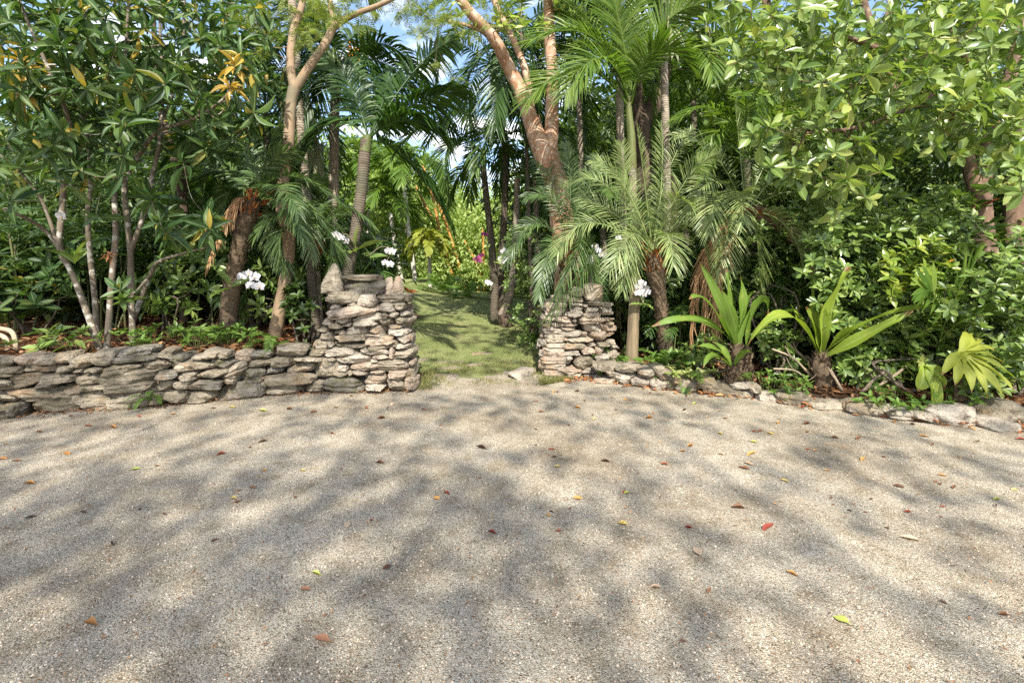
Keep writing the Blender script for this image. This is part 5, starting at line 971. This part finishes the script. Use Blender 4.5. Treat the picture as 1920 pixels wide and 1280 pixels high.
# ------------------------------------------------------------------ fallen leaves
def litter(name, pts, label, mt, seed, L=(.04, .10)):
    rng = np.random.default_rng(seed); n = len(pts); z = terr(pts[:, 0], pts[:, 1]); D = nrm(np.stack([rng.normal(size=n), rng.normal(size=n), rng.normal(0, .25, n)], 1)); Nn = nrm(np.stack([rng.normal(0, .4, n), rng.normal(0, .4, n), np.ones(n)], 1)); l = rng.uniform(*L, n)
    mb = MB(); leaves(mb, np.stack([pts[:, 0], pts[:, 1], z + rng.uniform(.008, .03, n)], 1), D, Nn, l, l * rng.uniform(.3, .5, n), OVAL); tag(mb.build(name, M[mt]), label, 'leaf litter', kind='stuff')
rng = np.random.default_rng(190)
x = rng.uniform(-7, -1.7, 9000); y = edge_y(x) + .32 + rng.random(9000) ** 1.4 * 4; litter('leaf_litter', np.stack([x, y], 1), 'brown dry leaf litter covering the raised bed behind the wall', 'litter', 191)
x = rng.uniform(1.0, 6, 9000); y = edge_y(x) + .2 + rng.random(9000) ** 1.4 * 3; litter('leaf_litter', np.stack([x, y], 1), 'rusty leaf litter covering the right hand bed', 'litter', 192)
x = rng.uniform(.55, 4.2, 850); y = edge_y(x) + rng.normal(.02, .07, 850) ; litter('leaf_litter', np.stack([x, y], 1), 'orange dry leaves gathered along the rubble edging', 'litter_o', 193, (.03, .08))
def pebbles():
    rng = np.random.default_rng(195); n = 17000; y = 1.25 + 3.6 * rng.random(n) ** 1.7; x = rng.uniform(-1.1, 1.1, n) * y; ok = y < edge_y(x) + .05; x, y = x[ok], y[ok]; n = len(x)
    o = A([1, 0, 0], [0, 1, 0], [-1, 0, 0], [0, -1, 0], [.5, .5, .75], [-.5, .4, .8], [-.4, -.5, .7], [.5, -.45, .8]).reshape(8, 3); f = np.array([[0, 1, 4, 4], [1, 2, 5, 5], [2, 3, 6, 6], [3, 0, 7, 7], [0, 4, 7, 7], [1, 5, 4, 4], [2, 6, 5, 5], [3, 7, 6, 6], [4, 5, 6, 7]])
    r = rng.uniform(.0022, .0052, n); a = rng.uniform(0, 6.28, n); e = rng.uniform(.6, 1, n); ca, sa = np.cos(a)[:, None], np.sin(a)[:, None]
    vx = o[None, :, 0] * r[:, None]; vy = o[None, :, 1] * (r * e)[:, None]; vz = o[None, :, 2] * (r * rng.uniform(.5, .9, n))[:, None] + .003
    v = np.stack([vx * ca - vy * sa + x[:, None], vx * sa + vy * ca + y[:, None], vz], -1); mb = MB(); mb.add(v, f[None] + (np.arange(n) * 8)[:, None, None])
    tag(mb.build('gravel', M['pebble'], smooth=False), 'loose pale gravel chips lying on the drive', 'gravel', kind='stuff')
pebbles()
rng = np.random.default_rng(196); y = 1.4 + 3.6 * rng.random(2600); x = rng.uniform(-1.1, 1.1, 2600) * y; ok = y < edge_y(x); litter('leaf_litter', np.stack([x[ok], y[ok]], 1), 'tiny brown leaf crumbs sprinkled over the drive', 'litter', 197, (.006, .018))
rng = np.random.default_rng(198); x = rng.uniform(-5.5, -1.0, 700); y = edge_y(x) - np.abs(rng.normal(0, .06, 700)) + .02; litter('leaf_litter', np.stack([x, y], 1), 'dry leaf crumbs caught along the foot of the wall', 'litter', 199, (.015, .05))
LV = {}
def leaf_mesh(col, var):
    if (col, var) not in LV:
        rng = np.random.default_rng(var); tm = leaf_t(7, [(.06, .55, .92, 1, .78, .4, .02), (.1, .8, 1, .95, .6, .05), (.05, .4, .8, .9, .6, .3, .02)][var % 3], [.35, .2, .7][var % 3], [-.08, .08, -.16][var % 3], .015); mb = MB()
        tv = tm[0].copy(); tv[:, 1] -= .5; tv[:, 2] -= tv[:, 2].min(); W_ = [.36, .6, .3][var % 3]
        v = tv * A(W_, 1, 1); mb.add(v, tm[1], tm[2]); tube(mb, [A(0, -.5, v[1, 2]), A(.02, -.66, .03)], [.012, .008], 5, 2, 0)
        o = mb.build('fallen_leaf', M['fl_' + col]); LV[(col, var)] = o.data; bpy.data.objects.remove(o)
    return LV[(col, var)]
def leaf_at(x, y, px_len, col, var, rz, label=None):
    Y = gy(y); o = bpy.data.objects.new('fallen_leaf', leaf_mesh(col, var)); COL.objects.link(o); s = px_len / F * Y
    o.location = ((x - 960) / F * Y, Y, .006); o.rotation_euler = (random.uniform(-.15, .15), random.uniform(-.15, .15), rz); o.scale = (s, s, s)
    tag(o, label or {'red': 'small red dry leaf lying flat on the pale gravel', 'brown': 'small brown dry leaf lying on the pale gravel', 'orange': 'small orange dry leaf lying on the pale gravel', 'yellow': 'small yellow leaf lying on the pale gravel', 'green': 'small yellow green leaf lying on the pale gravel', 'tan': 'small tan dry leaf lying on the pale gravel', 'dark': 'small dark shrivelled leaf lying on the pale gravel'}[col], 'leaf', 'fallen leaves on the gravel')
random.seed(4)
for (x, y, l, c, v, rz, lb) in [(1577, 1165, 28, 'green', 1, .6, 'large yellow green rounded leaf alone in the right foreground'), (603, 1203, 42, 'brown', 0, 1.3, 'long chestnut brown leaf nearest the camera, left of centre'), (170, 1174, 36, 'orange', 2, 1.35, 'rolled orange leaf in the near left corner of gravel'), (1440, 992, 34, 'red', 0, -1.1, 'bright red pointed leaf in a sun patch on gravel'), (1307, 1036, 26, 'tan', 1, .1, 'broad tan oval leaf below the red pointed one'), (1706, 1013, 32, 'tan', 0, 1.2, 'long olive tan leaf lying far right on gravel'),
        (1384, 955, 27, 'brown', 2, 1.5, 'long curled brown leaf above the red pointed leaf'), (922, 1001, 18, 'red', 2, 1.2, 'small dark red curled leaf at centre of the drive'), (651, 986, 20, 'tan', 1, .2, 'tan oval leaf lying in left middle shade'), (818, 936, 17, 'orange', 1, .9, 'orange oval leaf lying left of the drive centre'), (1167, 984, 20, 'yellow', 1, 1.0, 'pale yellow triangular leaf right of the drive centre'), (902, 842, 22, 'dark', 2, 1.4, 'shrivelled dark leaf and twig bundle near the drive centre'), (1410, 853, 26, 'orange', 0, -1.2, 'long orange leaf right of centre toward the edging'), (592, 1079, 22, 'green', 2, 1.4, 'thin yellow green leaf left of the centre foreground'), (572, 1108, 24, 'brown', 0, 1.5, 'pinkish brown leaf just below the thin green one')]:
    leaf_at(x, y, l, c, v, rz, lb)
Lz = [(1378, 522, 'tan'), (1450, 693, 'dark'), (890, 446, 'brown'), (1105, 430, 'brown'), (945, 392, 'brown'), (990, 327, 'orange'), (1135, 328, 'yellow'), (1675, 412, 'red'), (250, 265, 'orange'), (425, 167, 'orange'), (520, 124, 'red'), (800, 93, 'brown'), (870, 90, 'yellow'), (985, 105, 'green'), (1175, 107, 'brown'), (420, 605, 'dark'), (310, 485, 'dark'), (805, 590, 'dark'), (985, 218, 'dark'), (935, 240, 'brown'), (1425, 300, 'brown'), (1430, 132, 'brown'), (830, 267, 'red'), (115, 503, 'dark'), (110, 378, 'orange'), (505, 323, 'green'), (145, 183, 'brown'), (330, 160, 'brown'), (60, 292, 'brown'), (1085, 98, 'brown'), (590, 310, 'tan'), (875, 432, 'yellow'), (1245, 188, 'brown'), (1590, 97, 'brown'), (10, 283, 'orange')]
Rz = [(415, 527, 'yellow'), (430, 412, 'green'), (248, 432, 'orange'), (220, 470, 'brown'), (350, 294, 'dark'), (148, 248, 'red'), (572, 303, 'red'), (662, 544, 'red'), (870, 318, 'brown'), (890, 302, 'tan'), (1020, 366, 'yellow'), (1182, 328, 'orange'), (1315, 285, 'orange'), (1590, 370, 'brown'), (1660, 392, 'brown'), (1612, 346, 'orange'), (1452, 387, 'dark'), (1485, 483, 'red'), (1820, 438, 'green'), (1815, 461, 'brown'), (1885, 400, 'yellow'), (1615, 822, 'dark'), (1845, 873, 'brown'), (740, 780, 'brown'), (1048, 718, 'orange'), (540, 770, 'tan'), (245, 92, 'orange'), (310, 133, 'yellow'), (110, 106, 'brown'), (780, 190, 'yellow'), (905, 220, 'green'), (970, 188, 'yellow'), (1000, 148, 'orange'), (1105, 153, 'brown'), (1545, 198, 'orange'), (1580, 230, 'brown'), (670, 236, 'orange'), (640, 256, 'orange'), (785, 268, 'tan'), (515, 130, 'orange'), (685, 76, 'green'), (800, 132, 'brown'), (1210, 205, 'brown'), (1300, 208, 'brown'), (1090, 90, 'red'), (1160, 100, 'brown'), (1750, 218, 'brown'), (1910, 210, 'red'), (640, 970, 'dark'), (170, 313, 'yellow'), (175, 555, 'red'), (1500, 155, 'dark')]
for (ox, lst) in ((0, Lz), (960, Rz)):
    for (x, y, c) in lst: leaf_at(ox + x / 2, 720 + y / 2, random.uniform(10, 17) * (1 + .4 * (y / 900)), c, random.randrange(3), random.uniform(.6, 2.4) * random.choice((1, -1)))
for _ in range(90):
    y = 735 + 260 * random.random() ** 2.0; x = random.uniform(0, 1920) if random.random() < .4 else random.uniform(1000, 1900)
    if (x - 960) / F * gy(y) and gy(y) < edge_y((x - 960) / F * gy(y)) - .03: leaf_at(x, y, random.uniform(6, 12), random.choice(['brown', 'brown', 'dark', 'orange', 'red', 'tan']), random.randrange(3), random.uniform(0, 6.28))

# ------------------------------------------------------------------ jungle behind
def leaf_ball_tree(name, label, base, h, r, n_cl, nleaf, L, Wd, mt, bark, seed, tm=DIA, cat='tree', group=None, low=.25, trunk_r=.12, sq=1.0):
    rng = np.random.default_rng(seed); base = np.asarray(base, float); root = thing(name, label, cat, base, group); tb = MB()
    top = base + A(rng.normal(0, .2), rng.normal(0, .2), h * .75); C, R = tube(tb, [base - A(0, 0, .1), base + A(rng.normal(0, .15), 0, h * .35), top], [trunk_r, trunk_r * .75, trunk_r * .35], 8, 6, .1, seed); limbs = [(C, R)]
    d = rand_dir(n_cl, rng); rad = r * (.45 + .6 * rng.random(n_cl)) ; cl = base + A(0, 0, h * (low + (1 - low) * .5)) + d * rad[:, None] * A(1, 1, h * (1 - low) * .5 / r * sq)
    grow(tb, limbs, cl, rng, .02, .006, 5)
    lb = MB(); k = rng.integers(0, n_cl, nleaf); cr = r * rng.uniform(.16, .34, n_cl); q = rng.normal(0, 1, (nleaf, 3)) * .55
    P = cl[k] + q * cr[k][:, None]; D = nrm(q + rand_dir(nleaf, rng) * .8 + A(0, 0, -.15)); s = rng.uniform(.7, 1.25, nleaf)
    leaves(lb, P, D, A(0, 0, 1) + rng.normal(0, .5, (nleaf, 3)), L * s, Wd * s, tm)
    tb.build('trunk', M[bark], root); lb.build('crown', M[mt], root); return root
GJ = 'jungle trees massed behind the garden'
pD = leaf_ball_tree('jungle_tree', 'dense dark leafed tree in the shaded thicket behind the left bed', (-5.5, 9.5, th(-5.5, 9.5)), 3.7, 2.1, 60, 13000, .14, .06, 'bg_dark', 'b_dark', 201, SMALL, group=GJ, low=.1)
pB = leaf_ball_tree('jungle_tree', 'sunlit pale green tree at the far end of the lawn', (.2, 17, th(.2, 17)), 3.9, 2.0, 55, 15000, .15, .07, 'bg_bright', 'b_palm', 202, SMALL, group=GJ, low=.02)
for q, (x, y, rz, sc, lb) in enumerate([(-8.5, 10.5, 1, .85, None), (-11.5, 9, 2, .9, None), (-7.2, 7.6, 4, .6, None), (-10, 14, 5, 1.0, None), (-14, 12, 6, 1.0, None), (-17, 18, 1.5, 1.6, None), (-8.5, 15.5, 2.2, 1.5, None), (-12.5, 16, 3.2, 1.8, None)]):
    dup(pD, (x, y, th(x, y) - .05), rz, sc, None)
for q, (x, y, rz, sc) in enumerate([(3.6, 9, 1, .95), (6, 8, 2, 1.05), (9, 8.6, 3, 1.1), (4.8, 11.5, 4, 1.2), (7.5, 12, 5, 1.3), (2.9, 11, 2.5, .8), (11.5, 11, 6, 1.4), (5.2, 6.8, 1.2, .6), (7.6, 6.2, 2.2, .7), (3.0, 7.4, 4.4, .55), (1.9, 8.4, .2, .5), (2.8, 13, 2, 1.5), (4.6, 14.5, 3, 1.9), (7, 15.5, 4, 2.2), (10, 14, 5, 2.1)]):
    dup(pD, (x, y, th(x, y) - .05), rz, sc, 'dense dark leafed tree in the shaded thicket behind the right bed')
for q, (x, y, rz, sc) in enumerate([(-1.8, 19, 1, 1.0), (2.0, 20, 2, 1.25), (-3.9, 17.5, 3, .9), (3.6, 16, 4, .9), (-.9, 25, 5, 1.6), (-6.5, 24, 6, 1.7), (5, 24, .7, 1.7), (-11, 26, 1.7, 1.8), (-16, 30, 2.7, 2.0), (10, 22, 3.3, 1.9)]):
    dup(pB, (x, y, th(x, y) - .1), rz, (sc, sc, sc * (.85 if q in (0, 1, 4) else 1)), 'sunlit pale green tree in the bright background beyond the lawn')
# more feather palms filling the green between the big trunks
for q, (px, Y, cy, L, n, mt, lb) in enumerate([(1085, 8.4, 150, 2.1, 13, 'frond_l', 'feather palm crown filling the gap right of the copper tree'), (1300, 8.2, 190, 2.0, 13, 'frond_l', 'feather palm crown behind the pale grey palm trunk'), (1000, 9.4, 210, 2.0, 11, 'frond', 'feather palm crown seen through the fork of the copper tree'), (500, 7.2, 215, 1.7, 12, 'frond', 'dark feather palm crown behind the yellow leaf rosette'), (455, 6.6, 330, 1.4, 12, 'frond', 'dark feather palm low behind the rusty date palm heart'), (1400, 7.0, 300, 1.5, 12, 'frond_l', 'feather palm crown rising behind the leaning date palm'), (1130, 7.4, 430, 1.2, 11, 'frond', 'low feather palm in the shade behind the log post'), (350, 6.9, 480, 1.1, 11, 'frond', 'low dark feather palm in the left thicket')]):
    c = at(px, cy, Y); b = A(c[0] + .15, c[1], th(c[0], c[1])); root_y = HZ + (H - b[2]) / Y * F
    palm(lb, [(px + 14, root_y + 5, 8 * 7 / Y), (px + 6, (root_y + cy) / 2, 7 * 7 / Y), (px, cy, 6 * 7 / Y)], Y, c, auto_fronds(np.random.default_rng(400 + q), c, n, L, (-5, 75), (55, 105)), 420 + q, bark='b_palm_d' if q % 2 else 'b_palm', mt=mt, ll=L * .27, lw=.03, n=44, droop=.4, rr=.010, fold=False)
palm('tall slim palm with long curtain like fronds hanging across the top centre', [(1000, 660, 4.5), (992, 400, 4), (984, 200, 4), (978, 60, 4)], 7.6, at(978, 50, 7.6),
     PF(7.6, (978, 52, 880, 62, 772, 142, 7.4, 7.2, 20), (978, 52, 900, 110, 850, 215, 7.3, 7.0, 25), (978, 50, 900, -10, 800, 20, 7.6, 7.6, 40), (978, 52, 1050, 90, 1090, 190, 7.3, 7.1, 25), (978, 50, 1060, 10, 1130, 40, 7.5, 7.4, 40), (978, 50, 960, -40, 920, -90, 7.8, 8, 60), (978, 52, 940, 130, 930, 240, 7.1, 6.8, 30), (978, 52, 1000, 120, 1010, 220, 7.2, 7.0, 30)), 470, bark='b_palm_d', mt='frond_k', ll=.5, lw=.03, n=56, droop=.5, rr=.012)
pC = thing('bamboo_palm', 'small dark bamboo palm in the shade of the thicket', 'palm tree', (-3.9, 6.2, th(-3.9, 6.2)), 'small palms in the shade'); rng = np.random.default_rng(450); o_ = np.array(pC['org'][:]); sb = MB()
for k in range(6):
    b = o_ + rng.normal(0, .09, 3) * A(1, 1, 0); t = b + A(*rng.normal(0, .12, 2), rng.uniform(.5, 1.15)); tube(sb, [b, (b + t) / 2, t], [.012, .011, .009], 6, 4, .05)
    for f in auto_fronds(rng, t, 4, .55, (15, 75), (40, 80)): fb = MB(); frond(fb, f[0], f[1], f[2], 12, .2, .026, .2, 10, (20, 60), .3, f[3], rng, .004, False); fb.build('frond', M['frond'], pC)
sb.build('stem', M['b_green'], pC)
for q, (x, y, rz, sc) in enumerate([(-4.9, 5.9, 1, 1), (-2.7, 6.3, 2, .95), (-5.8, 5.6, 3, 1.05), (-3.2, 5.7, 4, .7), (-2.2, 6.9, 5, 1.1), (1.5, 6.4, 2, .9), (2.3, 6.1, 3, 1.1), (2.9, 5.7, 4, .9), (3.7, 5.3, 5, 1.0), (1.1, 7.0, 6, .9), (1.9, 5.6, .5, .6)]): dup(pC, (x, y, th(x, y)), rz, sc)
# understory bushes
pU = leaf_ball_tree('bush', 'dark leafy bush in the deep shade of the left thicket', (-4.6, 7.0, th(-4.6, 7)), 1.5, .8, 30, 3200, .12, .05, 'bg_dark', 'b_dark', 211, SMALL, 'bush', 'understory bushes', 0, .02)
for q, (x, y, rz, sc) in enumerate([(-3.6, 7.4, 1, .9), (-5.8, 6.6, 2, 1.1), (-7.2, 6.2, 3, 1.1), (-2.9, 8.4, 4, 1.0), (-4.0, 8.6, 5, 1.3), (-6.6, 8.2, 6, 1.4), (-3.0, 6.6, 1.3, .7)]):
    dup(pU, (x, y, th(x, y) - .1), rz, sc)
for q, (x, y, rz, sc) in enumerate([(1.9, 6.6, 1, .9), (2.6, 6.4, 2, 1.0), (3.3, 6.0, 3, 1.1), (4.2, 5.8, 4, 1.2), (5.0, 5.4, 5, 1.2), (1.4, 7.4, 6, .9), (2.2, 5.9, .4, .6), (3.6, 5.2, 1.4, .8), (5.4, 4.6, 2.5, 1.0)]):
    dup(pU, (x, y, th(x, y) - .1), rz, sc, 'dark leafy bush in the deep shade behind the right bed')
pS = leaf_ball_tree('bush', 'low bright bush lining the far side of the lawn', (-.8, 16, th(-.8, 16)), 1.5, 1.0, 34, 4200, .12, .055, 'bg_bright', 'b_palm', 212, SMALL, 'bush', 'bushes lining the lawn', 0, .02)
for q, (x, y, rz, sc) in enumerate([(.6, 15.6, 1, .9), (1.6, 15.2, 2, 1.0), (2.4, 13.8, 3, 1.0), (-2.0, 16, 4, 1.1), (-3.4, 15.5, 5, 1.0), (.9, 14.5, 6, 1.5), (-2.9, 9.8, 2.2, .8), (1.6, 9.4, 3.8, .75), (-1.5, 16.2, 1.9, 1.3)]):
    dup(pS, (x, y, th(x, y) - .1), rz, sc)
# thin white stemmed palms beyond the lawn
for q, (tr, Y, cc, L, mt, lb) in enumerate([([(793, 600, 4.5), (778, 520, 4.2), (766, 430, 4), (760, 370, 3.6), (759, 345, 3.4)], 14, (759, 335), 1.7, 'frond_l', 'tall thin white palm stem beyond the lawn'), ([(770, 600, 4.2), (752, 520, 4), (741, 460, 3.8), (732, 400, 3.5)], 14.5, (730, 392), 1.7, 'frond_l', 'shorter white palm stem leaning left beyond the lawn'), ([(807, 575, 4), (806, 520, 3.8), (805, 468, 3.4)], 13, (805, 462), .8, 'lime', 'small yellow crowned palm on a straight white stem'), ([(697, 600, 4), (694, 500, 4), (690, 440, 3.6), (688, 330, 3.6)], 15, (688, 320), 1.8, 'frond_l', 'pale palm glimpsed behind the pillar top stones')]):
    c = at(cc[0], cc[1], Y); palm(lb, tr, Y, c, auto_fronds(np.random.default_rng(220 + q), c, 13, L, (0, 75), (50, 100)), 230 + q, bark='b_white', mt=mt, group='white stemmed palms beyond the lawn', ll=L * .3, lw=.06, n=24, droop=.4, fold=False)
# orange canes beyond the lawn
for q, (x0, y0, x1, y1) in enumerate([(850, 520, 775, 340), (872, 540, 800, 330), (830, 480, 790, 300), (895, 560, 905, 430), (910, 550, 870, 450)]):
    mb = MB(); tube(mb, *pxl([(x0, y0, 3.2), ((x0 + x1) / 2 + 6, (y0 + y1) / 2, 2.8), (x1, y1, 2)], 15.5), 6, 5, .02); tag(mb.build('cane', M['cane_o'], None, at(x0, y0, 15.5)), 'thin leaning orange cane in the bright thicket beyond the lawn', 'cane', 'orange canes beyond the lawn')

# ------------------------------------------------------------------ trees behind the camera that dapple the drive
def shade_tree(label, base, limbs_, targets, seed, L=.16, nl=9, mt='bg_dark'):
    rng = np.random.default_rng(seed); root = thing('shade_tree', label, 'tree', base); tb = MB(); lm = [tube(tb, P, R, 10, 5, .06, seed) for P, R in limbs_]
    ax = grow(tb, lm, targets, rng, .004, .0025, 4, .05, .0004); lb = MB(); rosettes(lb, targets, ax * .4 + A(0, 0, .6) + rng.normal(0, .3, ax.shape), nl, L, L * .45, OVAL, rng, -25, 60)
    tb.build('trunk', M['b_tan'], root); lb.build('crown', M[mt], root)
def up_sun(x, y, z, s):                     # point from which the sun's ray comes down on (x, y, z)
    return A(x, y, z) - np.array(SUN_D) * s
rng = np.random.default_rng(300)
def clus(n, bx, s0, s1, rng, spread=.5, per=8):
    out = []
    for _ in range(n):
        c = up_sun(rng.uniform(bx[0], bx[1]), rng.uniform(bx[2], bx[3]), rng.uniform(bx[4], bx[5]), rng.uniform(s0, s1)); a = rng.uniform(-.6, .6); k = rng.uniform(.35, 1.15); u = rng.normal(0, 1.7 * spread * k, per); w = rng.normal(0, .42 * spread * k, per); out.append(c + np.stack([u * math.cos(a) - w * math.sin(a), u * math.sin(a) + w * math.cos(a), rng.normal(0, .25 * spread, per)], 1))
    return np.vstack(out)
shade_tree('broad shade tree out of view behind the camera left', (-5, -9, 0), [([A(-5, -9, 0), A(-4.6, -8.8, 4), A(-4, -8.5, 9), A(-3.4, -8, 14)], [.2, .10, .03, .012]), ([A(-4.5, -8.8, 5), A(-2.6, -8, 9), A(-1, -7.5, 12)], [.05, .02, .01]), ([A(-4.4, -8.8, 5.4), A(-6.4, -8.2, 9.5), A(-7.5, -8, 12.5)], [.05, .02, .01])], np.vstack([clus(720, (-6.5, .2, .2, 4.7, 0, .1), 9, 17, rng, .30, 2), clus(420, (-3.4, .3, .2, 2.8, 0, .1), 9, 16, rng, .32, 2), clus(190, (-6.5, -1.3, 4.4, 5.4, 0, 2.0), 9, 16, rng, .30, 3), clus(70, (-1.2, .8, 5.3, 8.5, 0, .1), 9, 14, rng, .3, 3)]), 301, .10)
shade_tree('airy shade tree out of view behind the camera right', (3.4, -8.8, 0), [([A(3.4, -8.8, 0), A(3.2, -8.6, 4), A(2.6, -8.2, 9), A(2.2, -8, 13)], [.11, .075, .04, .015]), ([A(3.2, -8.6, 4.4), A(2.6, -7.9, 8.2), A(1.9, -7.4, 11.8)], [.05, .02, .01]), ([A(3.2, -8.6, 4.6), A(4.6, -8.4, 8.5), A(5.4, -8, 12)], [.05, .025, .01])], clus(320, (.3, 4.6, .2, 4.9, 0, .3), 8, 15, rng, .30, 2), 302, .095)
